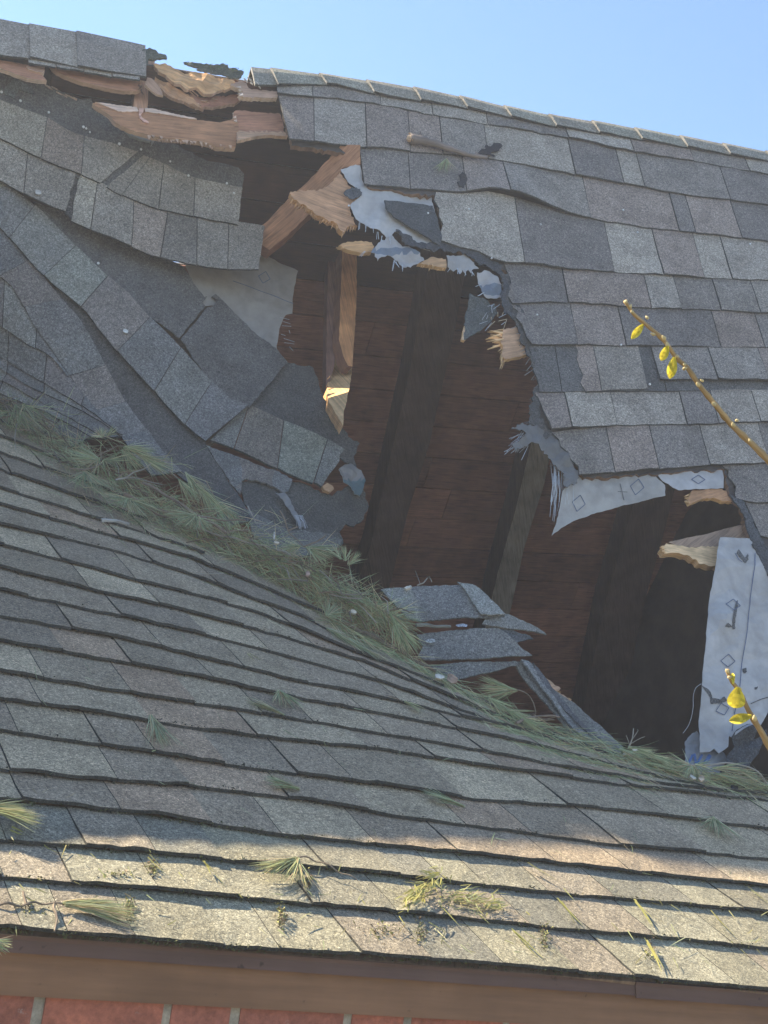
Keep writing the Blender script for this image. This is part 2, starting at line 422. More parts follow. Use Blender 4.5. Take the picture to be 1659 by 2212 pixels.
def columns_pairs(bot, top, pairs, step=20, over=4):
    """columns of a row given the joints as (x on the lower line, x on the upper line)"""
    B, T = smooth(bot), smooth(top); bx = [p[0] for p in B]; by = [p[1] for p in B]; tx = [p[0] for p in T]; ty = [p[1] for p in T]; out = []; cuts = []
    for (a, c), (b, d) in zip(pairs[:-1], pairs[1:]):
        n = max(2, int(math.hypot(b - a, (np.interp(b, bx, by) - np.interp(a, bx, by))) / step)); cuts.append(len(out))
        for k in range(n):
            t = k / n; out.append((a + (b - a) * t, c + (d - c) * t))
    out.append(pairs[-1]); cols = []
    for xb, xt in out:
        p = np.array([xb, np.interp(xb, bx, by)]); q = np.array([xt, np.interp(xt, tx, ty)]); v = q - p; L = np.linalg.norm(v)
        cols.append((p, q + v / max(L, 1) * over))
    return cols, cuts
def even(a, b, c, d, n): return [(a + (b - a) * k / n, c + (d - c) * k / n) for k in range(n + 1)]

# ================================================================== ground and house shell
GZ = -2.3
g = MB(); g.face([g.vert(p) for p in ((-400, -400, GZ), (400, -400, GZ), (400, 400, GZ), (-400, 400, GZ))], (.17, .155, .10))
solo("ground", g, PLAIN, kind="structure")

house = thing("house", "grey shingled brick house with a torn open roof", "house", (2.2, 4.0, GZ))
WALL = Plane((0, EAVE[1] + .012, 0), (0, -1, 0)); zat = lambda y: float(WALL.at(415, y)[2])
YW = EAVE[1] + .012
Z_D0, Z_D1, Z_F1 = zat(2052), zat(2083), zat(2173)
ex, ey, ez = np.eye(3)
XL, XR = .12, 4.36
# brown boards under the eave
m = MB(); m.box((-2.2, YW + .004, Z_F1), ex * (XR + 2.2), ey * .03, ez * (Z_D0 - Z_F1), (.225, .120, .064)); part("fascia_board", m, PAINT, house)
xs = float(WALL.at(1364, 2170)[0])
def drip(x0, x1, dy, dz):
    m = MB(); c = (.135, .078, .055)
    pr = [(YW - .006 - dy, Z_D1 - dz), (YW - .010 - dy, Z_D1 - dz), (YW - .004 - dy, Z_D0 - .004), (YW - .006 - dy, Z_D0 + .003), (YW + .05, Z_D0 + .018), (YW + .05, Z_D0 + .012), (YW - .0005, Z_D0 - .004)]
    a = [m.vert((x0, y, z), (0, z)) for y, z in pr]; b = [m.vert((x1, y, z), (x1 - x0, z)) for y, z in pr]; n = len(pr)
    for i in range(n): m.face((a[i], b[i], b[(i + 1) % n], a[(i + 1) % n]), c)
    m.face(a[::-1], c); m.face(b, c); return m
part("drip_edge", drip(-2.2, xs + .02, 0, 0), PAINT, house)
part("drip_edge", drip(xs, XR, .004, .004), PAINT, house)
# brick wall
m = MB(); c0 = (.34, .29, .21); m.box((-2.2, YW + .019, GZ), ex * (XR + 2.2), ey * .1, ez * (Z_F1 + .03 - GZ), c0)
j1, j2, j3 = (float(WALL.at(x, 2190)[0]) for x in (87, 368, 517)); ST, HD = j2 - j1, j3 - j2; JT = .018
z = Z_F1 + .012; row = 0
while z > GZ:
    x = j1 - 6 * (ST + HD) + (0 if row % 2 == 0 else (ST - HD) / 2 + HD); k = 0
    while x < XR - ST:
        L = ST if k % 2 == 0 else HD
        if x > -2.15:
            r = rnd.uniform(.75, 1.2); c = np.array([.34, .105, .055]) * r + np.array([.03, .02, .02]) * rnd.random()
            m.box((x + JT / 2 + rnd.uniform(-.001, .001), YW + .016 + rnd.uniform(-.002, .002), z - .065), ex * (L - JT), ey * .05, ez * .065, tuple(c))
        x += L; k += 1
    z -= .0755; row += 1
part("brick_wall", m, BRICK, house)
# rear wall, attic floor and side walls close the attic
RZ = float(RIDGE_A[2])
m = MB(); m.box((XL, 7.2, GZ), ex * (XR - XL), ey * .15, ez * 2.4, (.25, .1, .07)); part("rear_wall", m, BRICK, house)
m = MB(); m.box((XL, YW + .2, -.34), ex * (XR - XL), ey * 4.8, ez * .04, (.12, .09, .07)); part("attic_floor", m, WOOD, house)
def gable(x, th, ridge_y, ridge_z):
    m = MB(); P = [(YW + .13, GZ), (YW + .13, -.32), (ridge_y, ridge_z), (7.3, -.32), (7.3, GZ)]
    a = [m.vert((x, y, z)) for y, z in P]; b = [m.vert((x + th, y, z)) for y, z in P]; c = (.13, .095, .075)
    m.face(a[::-1], c); m.face(b, c)
    for i in range(5): m.face((a[i], a[(i + 1) % 5], b[(i + 1) % 5], b[i]), c)
    part("gable_wall", m, WOOD, house)
gable(XR - .02, .15, 4.05, 2.55); gable(-2.2, .12, 4.8, 2.66)
# unseen taller roof block, added at the left to cast the shadow edge
m = MB()
RY_, RZ_ = 4.80, 2.84
for s, (y1, z1) in ((0, (2.2, -.42)), (1, (7.5, -.42))):
    n_ = 22
    for k in range(n_):
        a = np.array([0, RY_ + (y1 - RY_) * k / n_, RZ_ + (z1 - RZ_) * k / n_]); b = np.array([0, RY_ + (y1 - RY_) * (k + 1) / n_, RZ_ + (z1 - RZ_) * (k + 1) / n_])
        up = np.array([0, z1 - RZ_, RY_ - y1]); up = unit(up) * (1 if up[2] > 0 else -1)
        x = -2.3
        while x < .05:
            x2 = min(x + rnd.uniform(.1, .22), .05); c = np.array(PAL_M[rnd.randrange(7)])
            m.face([m.vert(p) for p in (np.array([x, 0, 0]) + b + up * .012, np.array([x2, 0, 0]) + b + up * .012, np.array([x2, 0, 0]) + a + up * .002, np.array([x, 0, 0]) + a + up * .002)], tuple(c))
            m.face([m.vert(p) for p in (np.array([x, 0, 0]) + b, np.array([x2, 0, 0]) + b, np.array([x2, 0, 0]) + b + up * .012, np.array([x, 0, 0]) + b + up * .012)], (.05, .05, .05))
            x = x2
for x in (-2.29, .04):
    m.face([m.vert((x, y, z)) for y, z in ((2.2, -.44), (RY_, RZ_ - .02), (7.5, -.44))], (.2, .09, .06))
part("added_side_roof", m, SHINGLE, house)

# unseen brick stack added past the left edge, sized to shade the lower slope
m = MB(); zc = 1.6; row = 0
while zc < 3.50:
    for (o, a, L, dpt) in (((-.52, 5.30), ex, 1.14, ey), ((.62, 5.30), ey, .5, -ex), ((.62, 5.80), -ex, 1.14, -ey), ((-.52, 5.80), -ey, .5, ex)):
        x = -.1 * (row % 2)
        while x < L:
            x0_, x1_ = max(x, 0), min(x + .2, L)
            if x1_ - x0_ > .02:
                r = rnd.uniform(.75, 1.2); m.box(np.array([o[0], o[1], zc]) + a * (x0_ + .004), a * (x1_ - x0_ - .008), dpt * .09, ez * .065, (.23 * r, .08 * r, .055 * r))
            x += .21
    zc += .0755; row += 1
m.box((-.51, 5.31, 1.6), ex * 1.12, ey * .48, ez * 1.90, (.30, .27, .22)); m.box((-.55, 5.27, 3.51), ex * 1.19, ey * .56, ez * .05, (.32, .3, .27))
part("added_chimney", m, BRICK, house)

# far slope seen from inside: boards and rafters
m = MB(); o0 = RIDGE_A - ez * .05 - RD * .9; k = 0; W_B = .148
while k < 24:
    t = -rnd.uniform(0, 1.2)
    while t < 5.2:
        L = rnd.uniform(1.1, 2.4); r = rnd.uniform(.6, 1.3) * (.2 if k < 5 else 1); c = np.array([.27, .122, .078]) * r  # top board rows darkened in colour to paint the deep shade near the ridge
        if k in (3, 4):                                     # unseen opening added in the far slope to let sun onto the post
            if t < 1.45 < t + L: L = 1.45 - t + rnd.uniform(-.02, .02)
            elif 1.38 <= t < 1.84: t = 1.84 + rnd.uniform(-.02, .02)
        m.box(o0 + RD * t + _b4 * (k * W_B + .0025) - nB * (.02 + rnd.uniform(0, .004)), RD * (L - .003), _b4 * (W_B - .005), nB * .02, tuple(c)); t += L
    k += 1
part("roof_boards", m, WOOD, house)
m = MB()
for t0_, t1_, b0_, b1_ in ((-.2, 5.8, 0, 3 * W_B), (-.2, 1.2, 3 * W_B, 5 * W_B), (1.86, 5.8, 3 * W_B, 5 * W_B), (-.2, 5.8, 5 * W_B, 3.7)): m.box(o0 - nB * .045 + RD * t0_ + _b4 * b0_, RD * (t1_ - t0_), _b4 * (b1_ - b0_), nB * .02, (.15, .15, .15))  # gap matching the sun opening added in the boards
part("rear_slope_shingles", m, SHINGLE, house)
INN = BACK.moved(.125)
for poly, col in (([(1020, 500), (985, 700), (930, 950), (880, 1110), (836, 1290), (760, 1290), (800, 1180), (845, 980), (885, 800), (940, 500)], (.10, .062, .045)),
                  ([(1470, 1000), (1440, 1130), (1395, 1290), (1330, 1600), (1245, 1600), (1310, 1290), (1365, 1100), (1390, 1000)], (.10, .062, .045))):
    m = MB(); prism(m, poly, INN, 0, -nB * .12, col, .4, grain=1.3); part("rafter", m, WOOD, house)  # dark tint puts the rafters' shade into their colour
m = MB(); prism(m, [(1150, 945), (1200, 935), (1174, 1050), (1134, 1177), (1100, 1330), (1086, 1420), (1035, 1420), (1057, 1313), (1078, 1227), (1111, 1110)], BACK.moved(.17), 0, -nB * .165 + RD * .02, (.27, .235, .185), .6, grain=1.3, side=(.10, .07, .05))  # pale front and dark side put the rafter's lighting into its colours
part("rafter", m, WOOD, house, label="rafter tinted pale grey on its lit face")

# ================================================================== lower roof slope
FL = [
 [(0, 2016), (415, 2048), (830, 2075), (1245, 2108), (1659, 2144)],
 [(0, 1904), (415, 1939), (830, 1977), (1005, 1992), (1245, 2017), (1460, 2034), (1659, 2057)],
 [(0, 1824), (415, 1859), (830, 1897), (1160, 1932), (1410, 1954), (1659, 1977)],
 [(0, 1736), (300, 1765), (600, 1811), (830, 1833), (1090, 1859), (1330, 1887), (1659, 1922)],
 [(0, 1671), (175, 1691), (425, 1707), (675, 1737), (830, 1766), (1080, 1799), (1330, 1832), (1659, 1862)],
 [(0, 1586), (175, 1611), (350, 1638), (600, 1675), (830, 1704), (1020, 1732), (1233, 1747), (1380, 1763), (1659, 1795)],
 [(0, 1518), (200, 1546), (415, 1578), (625, 1606), (830, 1626), (1030, 1659), (1206, 1683), (1406, 1709), (1539, 1722), (1659, 1734)],
 [(0, 1458), (250, 1501), (415, 1525), (625, 1558), (830, 1591), (1106, 1641), (1239, 1667), (1339, 1683), (1439, 1703), (1659, 1722)],
 [(0, 1393), (190, 1426), (415, 1466), (625, 1511), (830, 1548), (1080, 1598), (1239, 1637), (1400, 1680), (1500, 1702)],
 [(0, 1338), (250, 1383), (450, 1431), (625, 1473), (830, 1513), (1080, 1573), (1245, 1615), (1350, 1645)],
 [(0, 1281), (225, 1331), (415, 1372), (625, 1424), (830, 1480), (980, 1536), (1130, 1588), (1280, 1628)],
 [(0, 1233), (250, 1293), (415, 1330), (600, 1377), (781, 1432), (915, 1487), (1106, 1565), (1272, 1618)],
 [(0, 1183), (200, 1233), (300, 1263), (433, 1293), (553, 1327), (681, 1379), (765, 1415), (880, 1455), (935, 1480)],
 [(0, 1140), (100, 1160), (253, 1197), (400, 1242), (553, 1302), (661, 1340), (765, 1402)],
 [(0, 1096), (200, 1150), (300, 1178), (400, 1208), (553, 1268), (628, 1301), (700, 1331)],
 [(0, 1060), (100, 1090), (200, 1123), (300, 1152), (420, 1195)],
 [(0, 1019), (67, 1043), (133, 1066), (200, 1087), (300, 1120)],
 [(0, 983), (100, 1018), (160, 1038), (250, 1070)],
 [(0, 946), (100, 987), (200, 1030)],
 [(0, 914), (100, 960)]]
VPF = (-500, 120)
lowroof = MB(); moss_edges = []
for i, ln in enumerate(FL):
    up = FL[i + 1] if i + 1 < len(FL) else HINGE
    def fl(l, x): return hinge(x) - 1 if (x > l[-1][0] + 25 and l[-1][0] < 1600) else poly_y(l, x)
    top = lambda x, up=up: max(fl(up, x), hinge(x) + 1)
    xa = -190
    # where does this row leave the slope?
    xb = 1880
    xq = np.arange(xa, 1880, 6.0)
    ok = [x for x in xq if fl(ln, x) > hinge(x) + 4]
    xa, xb = max(ok[0], -190), ok[-1]
    wid = (150, 265) if i < 3 else ((110, 240) if i < 8 else (120, 230))
    fx = None
    if i == 0: fx = [-90, 40, 140, 285, 480, 600, 775, 925, 1080, 1245, 1365, 1420, 1590, 1700, 1800]
    if i == 1: fx = [-60, 0, 150, 335, 510, 670, 850, 935, 1140, 1270, 1410, 1580, 1760]
    if i == 2: fx = [-100, 10, 180, 330, 475, 700, 860, 955, 1045, 1180, 1325, 1500, 1600, 1750]
    cols, cuts, keep = columns_vp(ln, top, xa, xb, VPF, wid=wid, fixed=fx)
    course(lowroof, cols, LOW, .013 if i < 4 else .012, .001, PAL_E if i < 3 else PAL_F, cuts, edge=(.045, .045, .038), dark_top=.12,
           lift=lambda x, y, s=i: .004 * ns(x, y, 130, s * 7.3) + .003 * ns(x, y, 40, s + 50))
    moss_edges.append((ln, xa, xb, i))
lr = part("lower_roof", lowroof, SHINGLE, house)
m = MB(); HL = [(x, y) for x, y in HINGE if -200 < x < 1890]
sheet(m, [(-200, 1996), (830, 2071), (1880, 2158)] + [(x, y + 4) for x, y in HL[::-1]], LOW, -.006, .022, (.2, .13, .08), grid=120, jag=0, seg=60); part("roof_deck", m, WOOD, lr)

# moss along the butt edges of the lower courses
mo = MB()
for ln, xa, xb, i in moss_edges:
    x = xa
    while x < xb:
        y = poly_y(ln, x); dens = .55 + .6 * ns(x, i * 97, 60)
        if rnd.random() < dens:
            for _ in range(2):
                p = LOW.at(x + rnd.uniform(-1, 1), y + rnd.uniform(-3.5, 2.4), rnd.uniform(.0, .013)); s = rnd.uniform(.0018, .0052)
                q = [p + np.array([rnd.uniform(-1, 1), rnd.uniform(-1, 1), rnd.uniform(-.5, 1)]) * s for _ in range(3)]
                cl = np.array([.060, .056, .034] if i > 3 else [.085, .088, .030]) * rnd.uniform(.5, 1.5)
                mo.face([mo.vert(v) for v in q], tuple(cl)); mo.face([mo.vert(v) for v in (q[0], q[2], p + LOW.n * s)], tuple(cl * .8))
        x += 2.3 * (1 + .3 * (i > 8))
solo("moss", mo, PLAIN, "brown green moss growing along the shingle edges of the lower slope", "moss", "stuff")

# ================================================================== main slope, right of the break
RT = [(530, 148), (582, 152), (687, 163), (789, 177), (890, 192), (1000, 213), (1085, 232), (1200, 254), (1293, 267), (1440, 292), (1659, 331), (1900, 374)]
RCL = [(560, 193), (600, 190), (625, 189), (715, 188), (830, 212), (995, 236), (1180, 275), (1330, 298), (1659, 352), (1900, 395)]
ROWS = [
 [(597, 205), (665, 213), (735, 217), (830, 230), (905, 245), (990, 260), (1120, 282), (1245, 305), (1355, 330), (1525, 355), (1659, 380)],
 [(621, 309), (740, 320), (830, 324), (880, 330), (980, 338), (1075, 348), (1230, 380), (1360, 402), (1480, 425), (1575, 435), (1659, 445)],
 [(785, 400), (885, 410), (922, 412), (1005, 420), (1055, 417), (1089, 425), (1140, 440), (1220, 465), (1275, 475), (1380, 492), (1470, 502), (1659, 525)],
 [(955, 523), (989, 537), (1029, 546), (1065, 563), (1084, 571), (1130, 573), (1175, 577), (1230, 585), (1325, 590), (1520, 603), (1659, 608)],
 [(1102, 658), (1225, 656), (1405, 668), (1555, 673), (1659, 680)],
 [(1140, 748), (1245, 748), (1360, 750), (1555, 753), (1659, 753)],
 [(1160, 848), (1255, 848), (1395, 845), (1659, 842)],
 [(1180, 935), (1330, 921), (1500, 920), (1659, 913)],
 [(1252, 1028), (1325, 1025), (1530, 1008), (1659, 1003)],
 [(1592, 1080), (1606, 1085), (1659, 1090)],
 [(1640, 1160), (1700, 1168)],
 [(1692, 1245), (1800, 1247)], [(1700, 1332), (1800, 1332)], [(1705, 1420), (1800, 1418)], [(1710, 1508), (1800, 1504)], [(1700, 1595), (1800, 1590)], [(1695, 1680), (1800, 1675)]]
LEFT = [(597, 203, 597, 193), (621, 309, 600, 207), (785, 400, 776, 324), (955, 523, 936, 420), (1102, 658, 1088, 573), (1140, 748, 1105, 663), (1160, 848, 1146, 752),
        (1180, 935, 1150, 852), (1252, 1028, 1190, 939), (1592, 1080, 1564, 1010), (1640, 1160, 1608, 1088)]
FIX = {1: [675, 790, 885, 955, 1053, 1240, 1345, 1390, 1575, 1700], 2: [885, 1005, 1094, 1274, 1465, 1500, 1600, 1750], 3: [1130, 1325, 1430, 1520, 1580, 1730], 4: [1225, 1405, 1470, 1555, 1640, 1760],
       5: [1245, 1350, 1555, 1650, 1770], 7: [1230, 1330, 1482, 1550, 1640, 1760], 8: [1325, 1420, 1530, 1660, 1780]}
VPM = (742, -2460)
ur = MB()
for i, ln in enumerate(ROWS):
    up = RCL if i == 0 else ROWS[i - 1]
    if i == 9: up = ROWS[8]
    top = lambda x, up=up: poly_y(up, x)
    x0 = ln[0][0]; hb = .009; lift = None; pal = PAL_M; jag = 0; wid = (85, 175)
    if i == 2: lift = lambda x, y: .035 * math.exp(-((x - 1110) / 90) ** 2)              # this row has sprung up into a wave
    elif i == 7: lift = lambda x, y: .018 * math.exp(-((x - 1190) / 70) ** 2) + .003 * ns(x, y, 70)
    elif i == 1: lift = lambda x, y: .016 * math.exp(-((x - 640) / 120) ** 2) + .006 * math.exp(-((x - 1200) / 90) ** 2)
    else: lift = lambda x, y, s=i: .009 * max(-.3, ns(x, y, 90, s * 3.1)) + .003 * ns(x, y, 25, s)
    if i in (3, 4, 5, 7, 8, 9): jag = 7
    if i == 6:
        # a bare, torn stretch of mat, then the tabs that are left, with one corner missing
        cols, cuts, _ = columns_vp([(1160, 849), (1900, 844)], top, 1160, 1880, VPM, fixed=[]); cols[0] = (np.array([1160, 849.]), np.array([1146, 751.])); 
        course(ur, cols, MAIN, .004, .001, [MAT_DARK], cuts, start_jag=5, rows=6)
        cols, cuts, _ = columns_vp([(1258, 849), (1398, 844)], top, 1258, 1397, VPM, fixed=[1297]); course(ur, cols, MAIN, .012, .004, PAL_M[3:5] + PAL_M[:1], cuts, start_jag=5, rows=6)
        cols, cuts, _ = columns_vp([(1420, 826), (1530, 826), (1659, 828), (1900, 832)], top, 1420, 1880, VPM, fixed=[1545, 1655, 1760]); course(ur, cols, MAIN, .022, .005, PAL_M, cuts)
        continue
    cols, cuts, keep = columns_vp(ln, top, x0, 1880, VPM, wid=wid, fixed=FIX.get(i), step=18)
    if i < len(LEFT):
        bx, by, tx, ty = LEFT[i]; n_ = min(len(cols) - 1, cuts[1] if len(cuts) > 1 else 3); d = np.array([tx, ty - 4.]) - cols[0][1]
        for k in range(n_): cols[k] = (cols[k][0], cols[k][1] + d * (1 - k / n_))
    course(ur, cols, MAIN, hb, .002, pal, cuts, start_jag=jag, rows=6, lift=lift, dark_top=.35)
upr = part("upper_roof", ur, SHINGLE, house)
m = MB()
sheet(m, [(620, 184), (830, 206), (1180, 266), (1659, 344), (1890, 384), (1890, 1738), (1690, 1725), (1676, 1260), (1622, 1188), (1611, 1128), (1598, 1088), (1576, 1066), (1566, 1014), (1262, 1032), (1207, 960), (1187, 944), (1156, 905),
          (1160, 850), (1174, 832), (1155, 795), (1152, 750), (1128, 715), (1112, 655), (1098, 590), (1070, 568), (1000, 545), (966, 528), (948, 425), (796, 404), (786, 334), (630, 314), (608, 215)], MAIN, -.002, .020, (.07, .06, .055), grid=90, jag=3.2, seg=7, edge=(.20, .12, .075))
part("roof_deck", m, WOOD, upr)

# ridge caps: folded over the ridge, each lapping the next
def cap(mb, x0, x1, topl, botl, lean, col, raise_=.012, ragged=0):
    n = 5; G = []
    for k in range(n + 1):
        t = k / n; x = x0 + (x1 - x0) * t; h = .012 + raise_ * (1 - t) ; row = []
        rg = rnd.uniform(-1, 1) * ragged if k in (n,) else 0
        for r in range(4):
            s = r / 3; xt = x - lean * 0; yt = poly_y(topl, xt); xb = x + lean; yb = poly_y(botl, xb) + rnd.uniform(-.6, .6)
            q = np.array([xb + (xt - xb) * s + rg * rnd.uniform(.2, 1), yb + (yt - yb) * s]); row.append(mb.vert(MAIN.at(q[0], q[1], h)))
        tp = np.array(mb.v[row[-1]]); row[-1] = mb.vert(tp - MAIN.n * h * .4)
        tp = np.array(mb.v[row[-1]]) - MAIN.n * .012
        row.append(mb.vert(tp - nB * h * .4 + _b4 * .03)); row.append(mb.vert(tp - nB * h + _b4 * .15)); G.append(row)
    for a, b in zip(G[:-1], G[1:]):
        for r in range(5): mb.face((a[r], b[r], b[r + 1], a[r + 1]), tuple(np.array(col) * rnd.uniform(.95, 1.05)))
        lo = [mb.vert(np.array(mb.v[j]) - MAIN.n * .009) for j in (a[0], b[0])]; mb.face((lo[0], lo[1], b[0], a[0]), (.06, .06, .055))
    for a in (G[0], G[-1]):
        lo = [mb.vert(np.array(mb.v[j]) - (MAIN.n if r < 4 else -nB) * .011) for r, j in enumerate(a)]
        for r in range(5): mb.face((a[r], a[r + 1], lo[r + 1], lo[r]), (.24, .23, .21))
PAL_R = [(.25, .24, .19), (.265, .25, .20), (.225, .215, .18), (.25, .23, .185)]
m = MB()
jx = [582, 687, 789, 890, 990, 1085, 1182, 1275, 1367, 1465, 1557, 1650, 1745, 1840]
for a, b in zip(jx[:-1], jx[1:]): cap(m, a, b + 4, RT, RCL, 16, PAL_R[rnd.randrange(4)])
cap(m, 541, 587, RT, [(530, 186), (560, 190), (600, 188)], 8, PAL_R[2], .004, 4)
part("ridge_cap", m, SHINGLE, house)
LT = [(-260, 2), (0, 46), (60, 56), (165, 72), (310, 100), (340, 117)]; LB = [(-260, 84), (0, 127), (75, 133), (163, 150), (230, 160), (310, 170)]
m = MB()
for a, b in ((-230, -130), (-130, -38), (-38, 62), (62, 164), (164, 309)): cap(m, a, b + 3, LT, LB, 2, PAL_M[rnd.randrange(5)], .010, 3 if b == 309 else 0)
cols, cuts = columns_pairs([(60, 139), (180, 158), (302, 178)], [(60, 128), (180, 148), (302, 166)], even(60, 302, 60, 302, 4)); course(m, cols, MAIN, .006, .004, [PAL_M[4], PAL_M[0]], cuts, rows=1)
part("ridge_cap", m, SHINGLE, house)

# ================================================================== torn shingle sheet hanging from the ridge, upper left
NAILC = (.6, .6, .57)
def nail(mb, x, y, surf, off, r=.0042):
    c = surf.at(x, y, off); n = surf.normal(x, y); a = unit(np.cross(n, [0.1, .3, 1])); b = np.cross(n, a)
    top = [mb.vert(c + n * .0015 + (a * math.cos(k * math.pi / 4) + b * math.sin(k * math.pi / 4)) * r) for k in range(8)]; lo = [mb.vert(c - n * .003 + (a * math.cos(k * math.pi / 4) + b * math.sin(k * math.pi / 4)) * r) for k in range(8)]
    mb.face(top, NAILC)
    for k in range(8): mb.face((lo[k], lo[(k + 1) % 8], top[(k + 1) % 8], top[k]), (.5, .5, .5))
def nails(parent, pts, surf, off):
    for x, y in pts:
        m = MB(); nail(m, x, y, surf, off, rnd.uniform(.0036, .0055)); part("nail", m, PLAIN, parent)
W1 = Waved(L1S, lambda x, y: .010 * ns(x, y, 120, 3) + .005 * ns(x, y, 38, 9))
t1 = thing("torn_shingle_sheet", "grey shingle sheet torn loose below the left ridge, dotted with white nail heads", "shingle sheet", L1S.at(250, 360))
A1 = ([(-120, 250), (0, 304), (50, 326), (95, 349), (175, 381), (218, 398)], [(-120, 165), (0, 222), (105, 262), (155, 292), (275, 322), (298, 333)])
A2 = ([(227, 406), (250, 419), (300, 439), (350, 456), (415, 472), (515, 490)], [(306, 338), (350, 357), (415, 387), (524, 412)])
m = MB()
sheet(m, [(-120, 95), (0, 148), (57, 175), (107, 185), (150, 207), (175, 215), (197, 212), (200, 221), (245, 242), (262, 277), (280, 295), (322, 309), (332, 295), (362, 300), (400, 325), (415, 330), (447, 347), (467, 350), (515, 362), (527, 376),
          (524, 400), (522, 420), (512, 486), (415, 474), (300, 443), (200, 402), (80, 346), (0, 312), (-120, 258)], W1, .003, .005, MAT_DARK, colf=lambda x, y: tuple(np.array(MAT_DARK) * (1.05 + .12 * ns(x, y, 60))))
part("headlap", m, SHINGLE, t1)
def course_part(name, spec, surf, parent, pal, hb=.010, ht=.004, sj=0, ej=0, rows=4, tooth=.003, **k):
    m = MB()
    for bot, top, pairs in spec:
        cols, cuts = columns_pairs(bot, top, pairs); course(m, cols, surf, hb, ht, pal, cuts, start_jag=sj, end_jag=ej, rows=rows, tooth=tooth, **k)
    return part(name, m, SHINGLE, parent)
course_part("shingle_course", [(*A1, [(-120, -108), (-20, -10), (88, 101), (175, 182), (218, 296)])], W1, t1, PAL_L, .012, .006, 0, 2.5, 6, lift=lambda x, y: .004 * ns(x, y, 60, 3))
course_part("shingle_course", [(*A2, [(227, 306), (262, 320), (340, 352), (415, 420), (515, 523)])], W1, t1, PAL_L, .013, .006, 2.5, 1, 6, lift=lambda x, y: .004 * ns(x, y, 60, 5))
course_part("shingle_course", [([(-120, 340), (0, 391), (47, 416), (140, 460)], [(-120, 250), (0, 304), (50, 326), (95, 349), (166, 376)], [(-120, -110), (-30, -25), (51, 60), (140, 166)])], W1, t1, PAL_L, .009, .003, 0, 3, 6)
course_part("shingle_course", [([(153, 481), (195, 499), (250, 521), (325, 553), (426, 579), (490, 587), (556, 589)], [(172, 380), (212, 397), (250, 415), (300, 435), (350, 452), (415, 468), (490, 480), (573, 492)],
             [(153, 172), (195, 210), (282, 289), (344, 362), (423, 424), (490, 494), (556, 573)])], W1, t1, PAL_L, .012, .004, 3, 1.5, 6, lift=lambda x, y: .012 * max(0, (x - 350) / 200))
m = MB(); sheet(m, [(-120, 262), (0, 312), (80, 345), (168, 385), (195, 420), (170, 484), (135, 454), (47, 412), (0, 386), (-120, 336)], W1, -.006, .006, MAT_DARK, seg=12); part("headlap", m, SHINGLE, t1)
m = MB(); sheet(m, [(150, 462), (168, 385), (250, 412), (350, 448), (420, 466), (500, 482), (568, 494), (553, 580), (490, 578), (426, 570), (325, 544), (250, 512)], W1, -.006, .006, MAT_DARK, seg=12); part("headlap", m, SHINGLE, t1)
nails(t1, [(43, 221), (105, 246), (180, 277), (186, 280), (194, 288), (257, 313), (303, 325), (366, 350), (405, 381), (488, 399), (504, 420), (2, 201), (80, 143 + 276)], W1, .010)
m = MB(); sheet(m, [(10, 190), (30, 172), (70, 193), (72, 205), (40, 196), (30, 215), (8, 205)], W1, .009, .003, (.13, .14, .14), jag=1); part("tab_scrap", m, SHINGLE, t1)

# ================================================================== the big sheet that slumped across the left of the break
W2 = Waved(L2S, lambda x, y: .010 * ns(x, y, 140, 13) + .005 * ns(x, y, 38, 19))
t2 = thing("slumped_shingle_sheet", "large sheet of shingles slumped diagonally into the hole, bare dark bands showing", "shingle sheet", L2S.at(300, 700))
m = MB(); sheet(m, [(-200, 330), (0, 385), (72, 432), (280, 522), (470, 645), (600, 750), (540, 870), (450, 955), (500, 1040), (550, 1120), (480, 1105), (425, 1040), (380, 1000), (310, 960), (240, 920), (200, 905), (120, 870), (0, 840), (-200, 690)],
                L2S, -.030, .012, (.12, .085, .06), grid=60, jag=2, seg=20); part("sheathing", m, WOOD, t2)
dk = lambda x, y: tuple(np.array(MAT_DARK) * (1.12 + .14 * ns(x, y, 70)))
m = MB(); sheet(m, [(72, 436), (150, 462), (280, 522), (393, 575), (443, 640), (449, 638), (438, 652), (444, 660), (386, 732), (360, 712), (276, 648), (215, 595), (150, 530), (110, 486)], W2, .002, .005, MAT_DARK, colf=dk, seg=8); part("headlap", m, SHINGLE, t2)
m = MB(); sheet(m, [(466, 634), (483, 650), (543, 714), (600, 760), (620, 784), (538, 880), (516, 886), (476, 860), (389, 735), (448, 664), (460, 662), (470, 648), (458, 640)], W2, .003, .005, MAT_DARK, colf=dk, seg=8); part("headlap", m, SHINGLE, t2)
course_part("shingle_course", [([(-120, 370), (0, 494), (20, 516), (95, 599), (175, 667), (195, 691), (212, 714), (250, 762), (327, 844), (415, 937), (443, 957)],
   [(-40, 372), (72, 448), (160, 536), (230, 601), (276, 640), (320, 690), (476, 850), (516, 878), (534, 880)], [(-120, -40), (-60, 10), (20, 72), (95, 160), (175, 230), (252, 320), (332, 386), (398, 455), (443, 534)])],
   W2, t2, [(.215, .212, .190), (.180, .178, .168), (.215, .190, .168), (.250, .250, .212), (.165, .162, .156)], .014, .009, rows=6, lift=lambda x, y: .010 * math.exp(-((x - 210) / 50) ** 2))
m = MB(); sheet(m, [(118, 620), (175, 660), (212, 708), (255, 758), (330, 838), (418, 930), (444, 952), (452, 972), (500, 1045), (524, 1078), (545, 1122), (500, 1130), (430, 1062), (390, 1026), (340, 985), (305, 935), (265, 885), (220, 810), (195, 760), (160, 700), (122, 650)],
                W2, -.006, .005, MAT_DARK, colf=lambda x, y: tuple(np.array((.088, .086, .082)) * (1.05 + .12 * ns(x, y, 60))), seg=10); part("exposed_mat", m, SHINGLE, t2)
